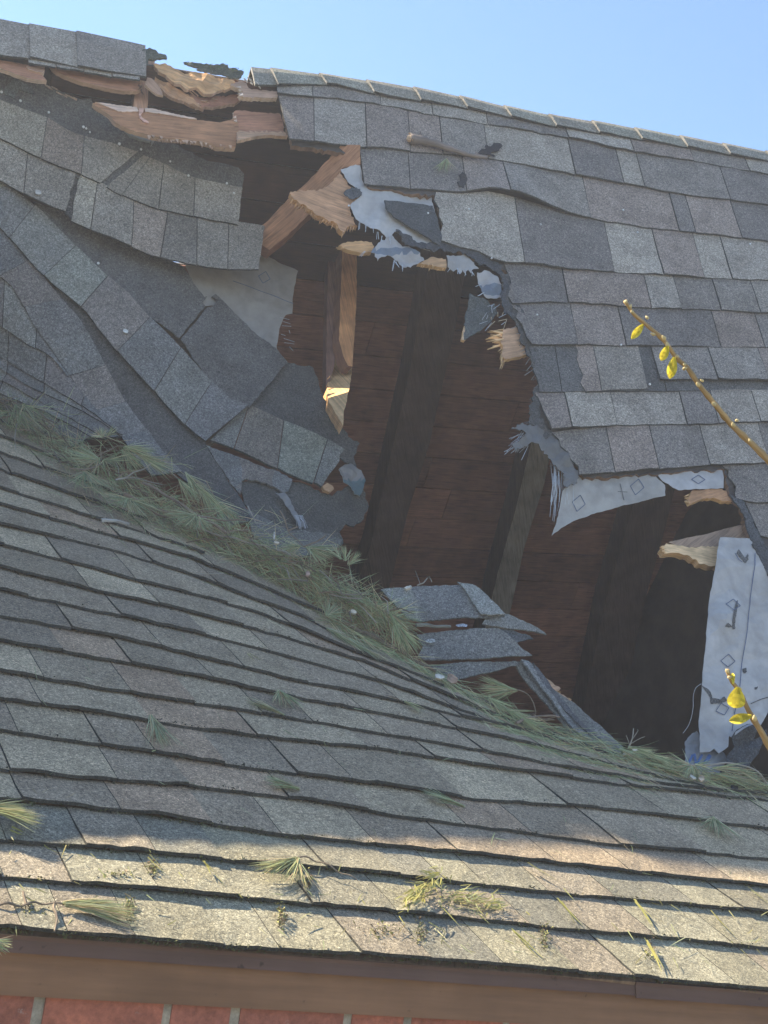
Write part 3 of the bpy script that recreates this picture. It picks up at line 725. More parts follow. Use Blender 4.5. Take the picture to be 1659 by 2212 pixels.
course_part("shingle_course", [([(-60, 540), (0, 599), (27, 621), (55, 666), (67, 691), (105, 744), (155, 817), (207, 894), (262, 947)], [(-60, 440), (0, 500), (20, 522), (60, 562), (130, 648), (170, 692), (207, 757), (230, 802), (275, 880), (317, 930)],
   [(-60, -55), (0, 60), (55, 130), (100, 185), (152, 224), (205, 268), (262, 317)]), ([(262, 947), (300, 1000), (330, 1030)], [(316, 928), (350, 977), (390, 1020)], [(262, 316), (300, 352), (330, 390)])],
   W2, t2, [(.200, .198, .184), (.185, .180, .170), (.205, .182, .162), (.160, .160, .156)], .010, .002, rows=6)
nails(t2, [(212, 570), (268, 636 + 40), (248, 718)], W2, .006)
# crowded rows below it, squeezed into the valley
t3 = thing("buckled_shingle_rows", "narrow crowded shingle rows bunched up at the left edge above the pine needles", "shingle rows", L2S.at(80, 800))
C2B = [(-60, 540), (0, 599), (27, 625), (67, 695), (105, 748), (150, 815)]
LL = [C2B, [(-60, 660), (0, 702), (50, 737), (112, 772), (149, 815)], [(-60, 735), (0, 770), (62, 807), (125, 847), (200, 897), (259, 945)], [(-60, 765), (0, 795), (75, 842), (137, 872), (212, 914), (262, 950)],
      [(-60, 790), (0, 820), (70, 860), (150, 910), (230, 957)], [(-60, 825), (0, 852), (45, 872), (120, 908), (200, 955)], [(-60, 890), (0, 918), (83, 948), (150, 985)]]
for k in range(1, 7):
    up = list(LL[k - 1])
    if k == 2: up = LL[1] + [(207, 890), (264, 944)]
    course_part("shingle_course", [(LL[k], up, even(-60, LL[k][-1][0], -60, up[-1][0], 4 if k > 1 else 3))], W2, t3, [(.195, .192, .178), (.165, .163, .154), (.190, .172, .158), (.225, .222, .200)], .012 + .004 * k, .001 + .004 * k, rows=3, thick=.012)

# ================================================================== piece that dangles at the lower left rim of the hole
W3 = Waved(L3S, lambda x, y: .010 * ns(x, y, 90, 23) + .003 * ns(x, y, 30, 29))
t4 = thing("dangling_shingle_piece", "ragged shingle piece dangling over the lower left rim of the hole", "shingle piece", L3S.at(640, 980))
m = MB(); sheet(m, [(620, 782), (650, 790), (676, 794), (686, 815), (693, 844), (706, 867), (740, 924), (760, 945), (778, 957), (765, 985), (770, 1010), (748, 1000), (720, 970), (615, 922), (535, 887), (533, 878)], W3, .0, .006, (.085, .083, .078), jag=2.5, seg=7); part("headlap", m, SHINGLE, t4)
course_part("shingle_course", [([(452, 955), (502, 973), (595, 1014), (635, 1034), (690, 1057)], [(530, 880), (538, 882), (615, 914), (720, 962), (742, 974)], [(452, 530), (504, 536), (597, 612), (672, 705), (690, 742)])],
            W3, t4, [(.165, .160, .140), (.190, .168, .140), (.205, .210, .170), (.170, .172, .155)], .012, .006, 0, 5, 6)
m = MB(); sheet(m, [(520, 1036), (560, 1020), (640, 1036), (690, 1055), (720, 1068), (760, 1040), (785, 1045), (800, 1090), (790, 1115), (770, 1130), (752, 1125), (738, 1142), (746, 1168), (727, 1182), (690, 1175), (600, 1150), (560, 1120), (528, 1080)],
                W3, -.012, .006, (.09, .087, .078), jag=3, seg=8); part("torn_mat", m, SHINGLE, t4)
m = MB(); sheet(m, [(445, 962), (515, 988), (595, 1016), (632, 1034), (624, 1060), (612, 1064), (590, 1050), (560, 1040), (532, 1033), (522, 1039), (520, 1066), (502, 1048), (470, 1000)], W3, .001, .007, (.16, .155, .14), jag=1.6, seg=7,
                colf=lambda x, y: (.16, .158, .148) if x < 516 else ((.185, .162, .138) if x < 594 else (.165, .165, .155))); part("shingle_course", m, SHINGLE, t4)
m = MB(); sheet(m, [(532, 1098), (560, 1112), (622, 1146), (700, 1152), (738, 1168), (727, 1184), (650, 1205), (590, 1190), (545, 1150)], W3, .003, .008, (.15, .148, .135), jag=2, seg=8); part("shingle_course", m, SHINGLE, t4)
W3f = Waved(L3S, lambda x, y: .01 + .012 * ns(x, y, 16, 2))
m = MB(); sheet(m, [(728, 1018), (742, 1006), (757, 1001), (768, 1012), (777, 1019), (787, 1041), (782, 1060), (775, 1074), (762, 1071), (756, 1055), (744, 1048)], W3f, -.002, .002, (.42, .44, .45), jag=1.5, seg=5, grid=9, colf=lambda x, y: (.09, .14, .15) if y > 1038 else (.20, .19, .18)); part("felt_scrap", m, FELT, t4)
m = MB(); sheet(m, [(593, 1072), (612, 1070), (622, 1085), (640, 1122), (655, 1142), (644, 1147), (634, 1128), (618, 1098)], W3f, .004, .002, (.20, .195, .185), jag=1.5, seg=5, grid=9)
for k in range(9): stroke(m, line_pts((632 + k * 2, 1120), (636 + k * 3.2 + rnd.uniform(-3, 3), 1142 + rnd.uniform(0, 12)), 4), .9, W3f, .006, (.4, .42, .44))
part("felt_scrap", m, FELT, t4)
m = MB(); prism(m, [(692, 1056), (702, 1049), (714, 1055), (717, 1062), (708, 1069), (696, 1063)], W3, .012, W3.normal(700, 1055) * -.012, (.45, .27, .15), 1); part("wood_chip", m, WOOD, t4)

# ================================================================== white underlayment
def diamond(m, cx, cy, r, surf, off, rot=0.0, sq=1.0, open_=False):
    P = [np.array([math.cos(rot + k * math.pi / 2) * r, math.sin(rot + k * math.pi / 2) * r * sq]) + (cx, cy) for k in range(5)]
    for a, b in zip(P[:-1], P[1:]): stroke(m, line_pts(a, b, 5), 1.5, surf, off, INK)
INK = (.075, .10, .17); FW = (.33, .31, .285)
S0 = Waved(L2S, lambda x, y: -.018 + .006 * ns(x, y, 50, 41))
t = thing("underlayment_piece", "white underlayment with one printed diamond, behind the torn sheet left of the hole", "roofing felt", L2S.at(560, 640))
m = MB(); sheet(m, [(396, 552), (490, 562), (545, 566), (560, 542), (580, 549), (596, 556), (646, 581), (641, 606), (636, 631), (634, 671), (620, 674), (612, 690), (606, 704), (600, 741), (603, 762), (560, 735), (543, 722), (476, 655), (440, 655), (425, 610)], S0, 0, .002, (.27, .25, .225), jag=1.2, seg=8)
part("felt_sheet", m, FELT, t)
m = MB(); diamond(m, 574, 594, 13, S0, .002, .25); part("printed_diamond", m, PLAIN, t); m = MB(); stroke(m, line_pts((506, 602), (636, 650), 14), 1.3, S0, .002, INK); part("printed_line", m, PLAIN, t)
m = MB()
for k in range(8): stroke(m, line_pts((rnd.uniform(606, 632), 680 + k * 9), (rnd.uniform(616, 640), 684 + k * 9 + rnd.uniform(-4, 6)), 4), .9, S0, .0, (.35, .36, .38))
part("frayed_fibre", m, FELT, t)

SM = lambda seed, amp=.008, sc=45: Waved(MAIN, lambda x, y: amp * ns(x, y, sc, seed) - .012)
s = SM(51, .016, 40)
t = thing("underlayment_piece", "crumpled white underlayment under the raised shingles at the top of the hole", "roofing felt", MAIN.at(820, 470))
m = MB(); C = lambda l: [(622 + x / 3, 276.5 + y / 3) for x, y in l]
sheet(m, C([(352, 245), (470, 225), (500, 360), (800, 385), (935, 405), (985, 730), (930, 785), (840, 740), (760, 680), (700, 655), (660, 705), (600, 660), (540, 640), (500, 600), (450, 570), (425, 520), (410, 485), (440, 455), (475, 430), (470, 385), (410, 340)]), s, 0, .002, (.42, .40, .375), grid=11, jag=1.3, seg=6)
part("felt_sheet", m, FELT, t)
m = MB(); sheet(m, C([(618, 482), (700, 487), (800, 500), (930, 517), (960, 590), (992, 730), (975, 775), (930, 745), (860, 700), (760, 640), (680, 590), (628, 530)]), MAIN, .012, .006, (.062, .066, .068), jag=1.3, seg=7); part("shingle_scrap", m, SHINGLE, t)
m = MB(); sheet(m, C([(385, 395), (420, 375), (470, 390), (480, 430), (430, 450), (390, 440), (360, 420)]), s, .006, .003, (.08, .09, .10), jag=2, seg=4, grid=8); part("mat_scrap", m, SHINGLE, t)
# black torn mat and white fringe along the top right of the hole
s = Waved(MAIN, lambda x, y: -.004 + .012 * ns(x, y, 22, 5))
t = thing("frayed_felt_fringe", "frayed felt fringe with a blue stripe along the upper right rim of the hole", "roofing felt", MAIN.at(900, 560))
m = MB(); sheet(m, C([(700, 655), (760, 690), (850, 745), (930, 740), (1000, 735), (1100, 770), (1225, 785), (1330, 860), (1385, 890), (1420, 1010), (1440, 1150), (1480, 1250), (1400, 1200), (1380, 1090), (1395, 1010), (1360, 940), (1290, 905), (1230, 880), (1150, 815), (1040, 800), (930, 800), (850, 790), (760, 760)]), s, .008, .004, (.05, .053, .058), jag=3.5, seg=5, grid=12); part("torn_mat", m, SHINGLE, t)
fw = lambda y0, y1: (lambda x, y: (.13, .155, .185) if 276.5 + y0 / 3 < y < 276.5 + y1 / 3 else (.33, .31, .29))
m = MB(); sheet(m, C([(570, 760), (640, 700), (680, 680), (720, 730), (800, 770), (860, 800), (890, 845), (830, 868), (770, 898), (740, 890), (720, 850), (690, 825), (650, 810), (610, 830), (585, 855), (570, 800), (545, 790)]), s, -.004, .002, FW, jag=2.5, seg=5, grid=8, colf=fw(772, 805)); part("felt_strip", m, FELT, t)
m = MB(); sheet(m, C([(1030, 820), (1150, 815), (1190, 850), (1240, 905), (1200, 912), (1190, 940), (1172, 912), (1150, 935), (1135, 910), (1120, 940), (1100, 905), (1080, 915), (1040, 890)]), s, -.002, .002, FW, jag=2, seg=4, grid=8); part("felt_strip", m, FELT, t)
m = MB(); sheet(m, C([(1230, 930), (1290, 918), (1330, 935), (1360, 950), (1390, 1010), (1392, 1090), (1340, 1095), (1290, 1090), (1262, 1050), (1248, 1010), (1240, 970)]), s, -.004, .002, FW, jag=2, seg=5, grid=8, colf=fw(1008, 1070)); part("felt_strip", m, FELT, t)
m = MB()
for x, y, dx, dy in [(695, 840, -10, 90), (740, 880, 0, 60), (465, 600, 3, 70), (505, 620, 0, 50), (545, 640, 4, 40), (580, 670, 6, 50), (610, 690, 0, 40), (660, 680, 10, 60), (500, 790, -30, 40), (1100, 900, 10, 50), (1150, 920, 8, 40), (1060, 880, -10, 40), (1190, 930, 12, 30), (700, 850, 20, 60), (1255, 1000, -30, 20), (1270, 1060, -40, 30)]:
    for q in range(2):
        a, b = C([(x + q * 6, y), (x + dx + rnd.uniform(-9, 9), y + dy * rnd.uniform(.6, 1))]); stroke(m, line_pts(a, b, 4), 1.0, s, -.002, (.42, .44, .46))
part("frayed_fibre", m, FELT, t)

# felt below the lowest shingles
s = Waved(MAIN, lambda x, y: -.014 + .010 * ns(x, y, 50, 61) - .00045 * max(0, y - 1040))
t = thing("underlayment_piece", "white underlayment curling below the shingles, two printed diamonds", "roofing felt", MAIN.at(1320, 1060))
m = MB(); sheet(m, [(1207, 1138), (1213, 1118), (1217, 1100), (1219, 1075), (1221, 1053), (1251, 1020), (1324, 1015), (1411, 1010), (1421, 1027), (1432, 1036), (1441, 1043), (1444, 1063), (1401, 1072), (1351, 1082), (1301, 1093), (1251, 1110), (1225, 1124)], s, 0, .002, (.32, .305, .28), grid=14, jag=1, seg=6); part("felt_sheet", m, FELT, t)
m = MB(); diamond(m, 1258, 1077, 15, s, .002, .1); part("printed_diamond", m, PLAIN, t); m = MB(); diamond(m, 1381, 1046, 15, s, .002, .1); part("printed_diamond", m, PLAIN, t); m = MB(); stroke(m, [(1343, 1040), (1350, 1058), (1355, 1072)], 1.6, s, .002, (.1, .1, .1)); stroke(m, [(1340, 1055), (1361, 1056)], 1.3, s, .002, (.1, .1, .1)); part("torn_slit", m, PLAIN, t)
m = MB()
for k in range(40):
    x = rnd.uniform(1195, 1240); y = rnd.uniform(985, 1030); stroke(m, line_pts((x, y), (x + rnd.uniform(-6, 12), y + rnd.uniform(40, 90)), 5), .9, s, rnd.uniform(-.02, .01), (.40, .42, .44))
for k in range(26):
    x = rnd.uniform(1120, 1150); y = rnd.uniform(925, 960); stroke(m, line_pts((x, y), (x - rnd.uniform(8, 34), y + rnd.uniform(8, 32)), 4), .9, s, rnd.uniform(-.01, .012), (.40, .42, .44))
part("frayed_fibre", m, FELT, t)
m = MB(); sheet(m, [(1103, 928), (1128, 914), (1148, 920), (1181, 934), (1211, 960), (1231, 994), (1250, 1022), (1245, 1046), (1221, 1053), (1214, 1020), (1194, 1006), (1184, 985), (1165, 972), (1150, 957), (1110, 974), (1107, 960), (1141, 937)], Waved(MAIN, lambda x, y: .004 + .014 * ns(x, y, 25, 8)), 0, .003, (.125, .12, .11), jag=3, seg=4, grid=10); part("torn_mat", m, FELT, t)
s = Waved(MAIN, lambda x, y: -.008 + .005 * ns(x, y, 40, 71))
t = thing("underlayment_piece", "clean white underlayment strip with one flat diamond at the right end of the lowest row", "roofing felt", MAIN.at(1500, 1035))
m = MB(); sheet(m, [(1417, 1012), (1506, 1006), (1562, 1002), (1566, 1030), (1566, 1051), (1520, 1053), (1469, 1056), (1456, 1050), (1446, 1042), (1434, 1036)], s, 0, .002, (.40, .385, .37), grid=14, jag=.9, seg=6); part("felt_sheet", m, FELT, t)
m = MB(); diamond(m, 1510, 1034, 15, s, .002, 0, .62); part("printed_diamond", m, PLAIN, t)
# long hanging sheet at the right edge
s = Waved(MAIN, lambda x, y: .010 + .012 * ns(x, y, 70, 81) + .004 * ns(x, y, 20, 83) + .02 * math.exp(-((x - 1555) / 22) ** 2 - ((y - 1345) / 26) ** 2))
t = thing("underlayment_piece", "long white underlayment sheet hanging at the right edge, torn and printed with diamonds", "roofing felt", MAIN.at(1590, 1400))
m = MB(); sheet(m, [(1555, 1162), (1619, 1165), (1627, 1183), (1650, 1230), (1700, 1310), (1740, 1420), (1700, 1500), (1659, 1535), (1643, 1563), (1622, 1597), (1600, 1605), (1572, 1592), (1568, 1617), (1546, 1633), (1538, 1621), (1529, 1628), (1507, 1629), (1508, 1580), (1510, 1536), (1512, 1484), (1517, 1443), (1523, 1362), (1530, 1300), (1541, 1223), (1547, 1190)], s, 0, .002, (.40, .38, .355), grid=15, jag=.7, seg=9); part("felt_sheet", m, FELT, t)
for cx, cy, r, ro in ((1578, 1312, 16, .1), (1570, 1430, 16, 0), (1556, 1536, 15, -.3)):
    m = MB(); diamond(m, cx, cy, r, s, .003, ro, .85); part("printed_diamond", m, PLAIN, t)
m = MB(); stroke(m, [(1583, 1199), (1590, 1214), (1598, 1220)], 1.5, s, .003, INK); part("printed_diamond", m, PLAIN, t); m = MB()
stroke(m, smooth([(1626, 1200), (1622, 1244), (1616, 1310), (1609, 1360), (1602, 1420), (1594, 1480), (1584, 1540), (1578, 1582)]), 1.6, s, .003, (.05, .08, .16))
part("printed_line", m, PLAIN, t)
K = (.11, .108, .105)
for p_ in ([(1590, 1300), (1586, 1320), (1580, 1345), (1580, 1366), (1574, 1367), (1572, 1350), (1578, 1325), (1585, 1305)], [(1566, 1358), (1574, 1363), (1565, 1364), (1556, 1362), (1561, 1356)], [(1510, 1485), (1522, 1492), (1530, 1503), (1533, 1512), (1550, 1517), (1558, 1510), (1566, 1518), (1556, 1522), (1540, 1525), (1531, 1524), (1528, 1510), (1518, 1496)],
           [(1602, 1446), (1610, 1444), (1611, 1453), (1606, 1457), (1602, 1453)], [(1626, 1488), (1633, 1486), (1630, 1493), (1626, 1493)], [(1592, 1190), (1598, 1200), (1604, 1210), (1611, 1200), (1611, 1215), (1604, 1222), (1596, 1212), (1586, 1200)]):
    m = MB(); sheet(m, p_, s, .0025, .001, K, jag=.8, seg=3, grid=8); part("torn_slit", m, SHINGLE, t)
m = MB(); stroke(m, [(1617, 1524), (1640, 1514), (1662, 1507)], 2, s, .003, K)
part("torn_slit", m, SHINGLE, t)
m = MB(); stroke(m, smooth([(1507, 1484), (1496, 1492), (1491, 1510), (1490, 1540), (1484, 1565), (1476, 1580), (1468, 1590)], 5), 1.1, s, .01, (.38, .38, .37)); part("loose_thread", m, FELT, t)
s2 = Waved(MAIN, lambda x, y: -.012 + .012 * ns(x, y, 30, 91))
t = thing("underlayment_scrap", "torn underlayment scrap with blue lettering at the bottom right of the hole", "roofing felt", MAIN.at(1520, 1630))
m = MB(); sheet(m, [(1483, 1640), (1486, 1610), (1485, 1597), (1495, 1585), (1508, 1576), (1530, 1600), (1560, 1610), (1575, 1640), (1560, 1665), (1520, 1690), (1476, 1680)], s2, 0, .002, (.22, .225, .23), grid=11, jag=1.5, seg=5); part("felt_sheet", m, FELT, t)
BL = (.05, .11, .26)
for l in ([(1489, 1650), (1499, 1628)], [(1502, 1626), (1508, 1650)], [(1508, 1650), (1519, 1628)], [(1521, 1650), (1535, 1628)], [(1524, 1652), (1537, 1630)]): 
    m = MB(); stroke(m, line_pts(*l, 4), 5, s2, .004, BL); part("printed_letter_stroke", m, PLAIN, t)
s3 = Waved(MAIN, lambda x, y: .02 + .020 * ns(x, y, 26, 97) + .03 * math.exp(-((x - 1600) / 30) ** 2 - ((y - 1585) / 12) ** 2))
t = thing("curled_mat_flap", "black curled flap of torn shingle mat below the hanging white sheet", "shingle flap", MAIN.at(1600, 1620))
m = MB(); sheet(m, [(1570, 1600), (1577, 1588), (1592, 1580), (1604, 1576), (1615, 1577), (1622, 1587), (1619, 1603), (1638, 1598), (1648, 1578), (1652, 1590), (1632, 1625), (1620, 1645), (1608, 1665), (1560, 1680), (1562, 1640), (1578, 1618)], s3, .004, .005, (.06, .063, .068), grid=9, jag=1.5, seg=5); part("mat", m, SHINGLE, t)
m = MB()
for k in range(6): stroke(m, smooth([(1572, 1600 - k), (1590 + k, 1588 - k * 1.2), (1612 + k, 1580 + k)], 5), 1.1, s3, .010, (.3, .31, .33))
part("frayed_fibre", m, FELT, t)
t = None
m = MB(); sheet(m, [(1619, 1180), (1640, 1180), (1672, 1215), (1690, 1260), (1700, 1320), (1690, 1320), (1650, 1240), (1630, 1200)], MAIN, .018, .006, (.07, .072, .076), jag=2, seg=6); sheet(m, [(1572, 1070), (1592, 1080), (1606, 1088), (1640, 1165), (1692, 1248), (1702, 1330), (1690, 1330), (1672, 1250), (1626, 1186), (1612, 1150), (1604, 1113)], MAIN, .010, .006, (.075, .078, .082), jag=2.5, seg=6)
part("torn_mat", m, SHINGLE, house)

for P_ in ([(1085, 588), (1106, 600), (1120, 655), (1142, 720), (1158, 758), (1152, 794), (1138, 764), (1120, 718), (1098, 662), (1086, 622)], [(1158, 832), (1174, 846), (1164, 902), (1192, 938), (1180, 950), (1146, 917), (1143, 882)]):
    m = MB(); sheet(m, P_, Waved(MAIN, lambda x, y: .002 + .010 * ns(x, y, 18, 33)), 0, .005, (.075, .073, .07), jag=4, seg=5, grid=10); part("torn_mat", m, SHINGLE, house)
m = MB()
for k in range(34):
    y = rnd.uniform(590, 930); x = float(np.interp(y, [590, 655, 748, 790, 830, 915, 930], [1090, 1100, 1140, 1146, 1160, 1146, 1170])); stroke(m, line_pts((x + 5, y), (x - rnd.uniform(3, 15), y + rnd.uniform(2, 22)), 3), 1.2, MAIN, rnd.uniform(-.01, .004), (.22, .20, .18) if k % 2 else (.09, .085, .08))
part("frayed_fibre", m, FELT, house)

# ================================================================== broken timber
FRESH = (.62, .35, .16); FRESH2 = (.68, .43, .21); OLD = (.37, .185, .095); OLD2 = (.28, .115, .07)
def spikes(m, a, b, n, L, surf, off, col, w_=3.2, ang=None, jit=.3):
    """torn fibres standing out from a break between two picture points"""
    a, b = np.array(a, float), np.array(b, float); t = unit(b - a); nn = np.array([t[1], -t[0]]) if ang is None else np.array([math.cos(ang), math.sin(ang)])
    for k in range(n):
        p = a + (b - a) * (k + rnd.random()) / n; l = L * rnd.uniform(.35, 1); d = unit(nn + t * rnd.uniform(-jit, jit)); q = p + d * l; ww = w_ * rnd.uniform(.6, 1.3)
        o = off + rnd.uniform(-.008, .008); c = tuple(np.array(col) * rnd.uniform(.7, 1.2))
        P = [p - t * ww - d * 3, p + t * ww - d * 3, p + t * ww * .6 + d * l * .6, q]
        f = [m.vert(surf.at(*v, o), (v[0] * .001, v[1] * .001)) for v in P]; bck = [m.vert(surf.at(*v, o - .006), (v[0] * .001, v[1] * .001)) for v in P]
        m.face(f, c); m.face(bck[::-1], c)
        for i in range(4): m.face((f[i], f[(i + 1) % 4], bck[(i + 1) % 4], bck[i]), c)
IN1 = MAIN.moved(-.06); IN2 = Bent([(760, 300, 5.22), (620, 300, 5.25), (640, 450, 5.25), (570, 510, 5.29), (520, 545, 5.32), (760, 430, 5.2)], .0005); IN3 = MAIN.moved(-.50)
t = thing("broken_rafter", "thick splintered rafter leaning diagonally across the top of the hole", "rafter", IN2.at(700, 420))
m = MB(); prism(m, C([(345, 110), (470, 110), (470, 235), (350, 262), (325, 325), (190, 510), (100, 595), (0, 695), (-120, 790), (-260, 700), (-120, 590), (0, 460), (110, 365), (200, 270)]), IN2, 0, -MAIN.n * .05, (.42, .215, .12), 1.0, grain=-.75, side=(.27, .13, .08)); part("timber", m, WOOD, t)
t = thing("splintered_board", "splintered roof board ending in a sharp point over the diagonal rafter", "board", IN1.at(740, 440))
m = MB(); prism(m, C([(25, 385), (30, 376), (60, 372), (130, 374), (210, 368), (250, 350), (285, 330), (350, 250), (380, 290), (400, 330), (465, 395), (470, 440), (412, 478), (425, 520), (440, 560), (465, 600), (420, 590), (400, 605), (375, 650), (350, 620), (320, 578), (270, 560), (222, 535), (180, 510), (140, 480), (80, 440), (45, 415)]), MAIN, -.028, -MAIN.n * .024, (.50, .275, .15), 2.6, grain=.35, side=FRESH, seg=4); part("board", m, WOOD, t)
m = MB(); spikes(m, C([(40, 412)])[0], C([(320, 575)])[0], 24, 15, MAIN, -.040, FRESH, 1.8, ang=2.2); spikes(m, C([(330, 585)])[0], C([(450, 600)])[0], 9, 14, MAIN, -.034, FRESH, 2, ang=1.7); spikes(m, (640, 404), (668, 400), 4, 12, MAIN, -.034, FRESH, 2, ang=3.2); part("splinter", m, WOOD, t)
# the post that hangs inside the hole, its broken end in the sun
POST = [(741, 480), (772, 480), (771, 545), (770, 640), (766, 720), (763, 765), (761, 800), (757, 830), (750, 870), (743, 895), (742, 924), (738, 915), (722, 890), (710, 868), (706, 850), (710, 820), (722, 780), (730, 725), (734, 680), (737, 610), (739, 545)]
t = thing("broken_post", "upright brown stud hanging in the hole, split to a pale pointed end", "stud", IN3.at(745, 700))
yb = 760
top_p = [p for p in POST if p[1] <= 730] ; 
m = MB(); prism(m, [(741, 480), (772, 480), (771, 545), (770, 640), (766, 720), (763, 765), (762, 792), (752, 790), (741, 768), (732, 732), (734, 680), (737, 610), (739, 545)], IN3, 0, -MAIN.n * .05 - RD * .012, (.60, .30, .14), .8, grain=1.57, side=(.26, .13, .08)); part("timber", m, WOOD, t)
BEV = Plane(IN3.at(735, 840), unit(MAIN.n * .75 + SUN * .65))
m = MB(); prism(m, [(731, 730), (741, 768), (752, 790), (762, 792), (761, 805), (757, 830), (750, 870), (743, 895), (742, 924), (738, 915), (722, 890), (710, 868), (706, 850), (710, 820), (722, 780)], BEV, .006, -MAIN.n * .05, (.72, .45, .22), 1.2, grain=1.45, side=FRESH, seg=6)
spikes(m, (714, 800), (706, 850), 4, 9, IN3, -.01, FRESH2, 2, ang=2.2); part("broken_end", m, WOOD, t)
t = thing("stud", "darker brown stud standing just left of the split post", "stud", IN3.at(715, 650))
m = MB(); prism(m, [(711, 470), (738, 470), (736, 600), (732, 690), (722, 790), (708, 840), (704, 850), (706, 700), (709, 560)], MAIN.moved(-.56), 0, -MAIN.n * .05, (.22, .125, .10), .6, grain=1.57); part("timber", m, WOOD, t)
# short splinters along the rim
def splinter(label, poly, surf, off, col, sp, grain=0.0, name="splintered_board_end"):
    t = thing(name, label, "splintered wood", surf.at(*poly[0]))
    m = MB(); prism(m, poly, surf, off, -surf.normal(*poly[0]) * .018, col, 1.3, grain=grain, side=FRESH2, seg=4); part("board", m, WOOD, t)
    m = MB()
    for a, b, n, L, ang in sp: spikes(m, a, b, n, L, surf, off - .006, FRESH2 if col[0] > .4 else FRESH, 2.0, ang=ang)
    part("splinter", m, WOOD, t)
splinter("small pointed orange splinter beside the top of the post", C([(345, 725), (365, 712), (400, 700), (480, 695), (560, 702), (575, 730), (560, 765), (500, 770), (430, 758), (385, 742)]), MAIN, -.03, FRESH, [(C([(345, 722)])[0], C([(370, 740)])[0], 3, 9, 3.1)])
splinter("orange broken board end between two felt strips on the upper right rim", C([(850, 862), (900, 840), (940, 820), (1030, 835), (1035, 892), (960, 880), (900, 868)]), MAIN, -.012, (.50, .30, .16), [(C([(860, 862)])[0], C([(1030, 890)])[0], 8, 7, 1.7)])
splinter("fan of pale orange splinters on the right rim of the hole", C([(1400, 1290), (1500, 1272), (1512, 1320), (1540, 1390), (1590, 1445), (1500, 1470), (1420, 1485), (1392, 1465), (1404, 1400), (1385, 1375), (1400, 1340)]), MAIN, -.012, (.48, .29, .17),
         [(C([(1400, 1290)])[0], C([(1395, 1385)])[0], 13, 38, 3.1), (C([(1400, 1400)])[0], C([(1420, 1490)])[0], 7, 10, 2.5), (C([(1395, 1470)])[0], C([(1425, 1490)])[0], 4, 22, 1.9)])
splinter("curved orange splinter under the clean felt strip on the right", [(1490, 1075), (1499, 1055), (1530, 1052), (1564, 1052), (1589, 1064), (1596, 1078), (1564, 1078), (1544, 1070), (1519, 1073), (1494, 1084)], MAIN, -.014, (.46, .25, .13), [((1492, 1060), (1492, 1084), 5, 8, 3.0)])
splinter("broken tan splinter standing behind the grey hanging strip", [(1165, 1446), (1190, 1456), (1220, 1478), (1212, 1484), (1202, 1479), (1230, 1494), (1250, 1508), (1245, 1518), (1215, 1514), (1195, 1488)], MAIN, -.03, (.50, .31, .19), [((1212, 1476), (1222, 1484), 3, 6, .5), ((1240, 1500), (1250, 1518), 4, 6, .4)])
t = thing("broken_shingle_flap", "dark shingle flap with a pale wood edge hanging on the right rim of the hole", "shingle flap", MAIN.at(1040, 690))
m = MB(); sheet(m, C([(1190, 1050), (1240, 1075), (1290, 1090), (1360, 1130), (1370, 1180), (1330, 1230), (1270, 1282), (1210, 1320), (1155, 1350), (1160, 1260), (1165, 1180), (1180, 1130)]), Waved(MAIN, lambda x, y: -.02 + .01 * ns(x, y, 25, 4)), 0, .006, (.075, .082, .078), jag=2, seg=5, grid=9); part("mat", m, SHINGLE, t)
m = MB(); prism(m, C([(1160, 1250), (1175, 1270), (1190, 1310), (1160, 1352), (1140, 1345), (1148, 1300)]), MAIN, -.022, -MAIN.n * .012, (.5, .33, .2), 1, side=FRESH2, seg=4); part("wood_edge", m, WOOD, t)
m = MB()
for k in range(16): a = (rnd.uniform(1290, 1440), rnd.uniform(1110, 1260)); p0, p1 = C([a, (a[0] + rnd.uniform(-60, 10), a[1] + rnd.uniform(10, 60))]); stroke(m, line_pts(p0, p1, 4), 1.3, MAIN, rnd.uniform(-.02, .01), (.3, .31, .32) if k % 3 else (.42, .30, .17))
part("frayed_fibre", m, FELT, t)
t = thing("broken_beam_end", "tan broken beam end jutting left from behind the hanging white sheet", "beam", MAIN.at(1520, 1190))
BE = MAIN.moved(-.035)
m = MB(); prism(m, [(1444, 1171), (1494, 1160), (1544, 1148), (1606, 1133), (1660, 1130), (1660, 1182), (1544, 1182), (1484, 1183), (1462, 1178)], BE, 0, -MAIN.n * .05, (.32, .22, .155), 1.4, grain=-.2, side=(.28, .19, .13)); part("timber", m, WOOD, t)  # grey brown tint puts shade into the beam's upper part
m = MB(); prism(m, [(1428, 1187), (1439, 1174), (1462, 1178), (1484, 1182), (1544, 1181), (1600, 1181), (1590, 1224), (1541, 1223), (1514, 1219), (1489, 1201), (1472, 1197), (1459, 1194), (1434, 1196)], BE, .001, -MAIN.n * .03, (.72, .50, .28), 2.0, grain=.3, side=FRESH2, seg=5); spikes(m, (1428, 1180), (1434, 1196), 4, 6, BE, 0, FRESH2, 2, ang=3.1); part("broken_end", m, WOOD, t)  # raw broken wood, tinted extra pale to paint the sunlit lower part

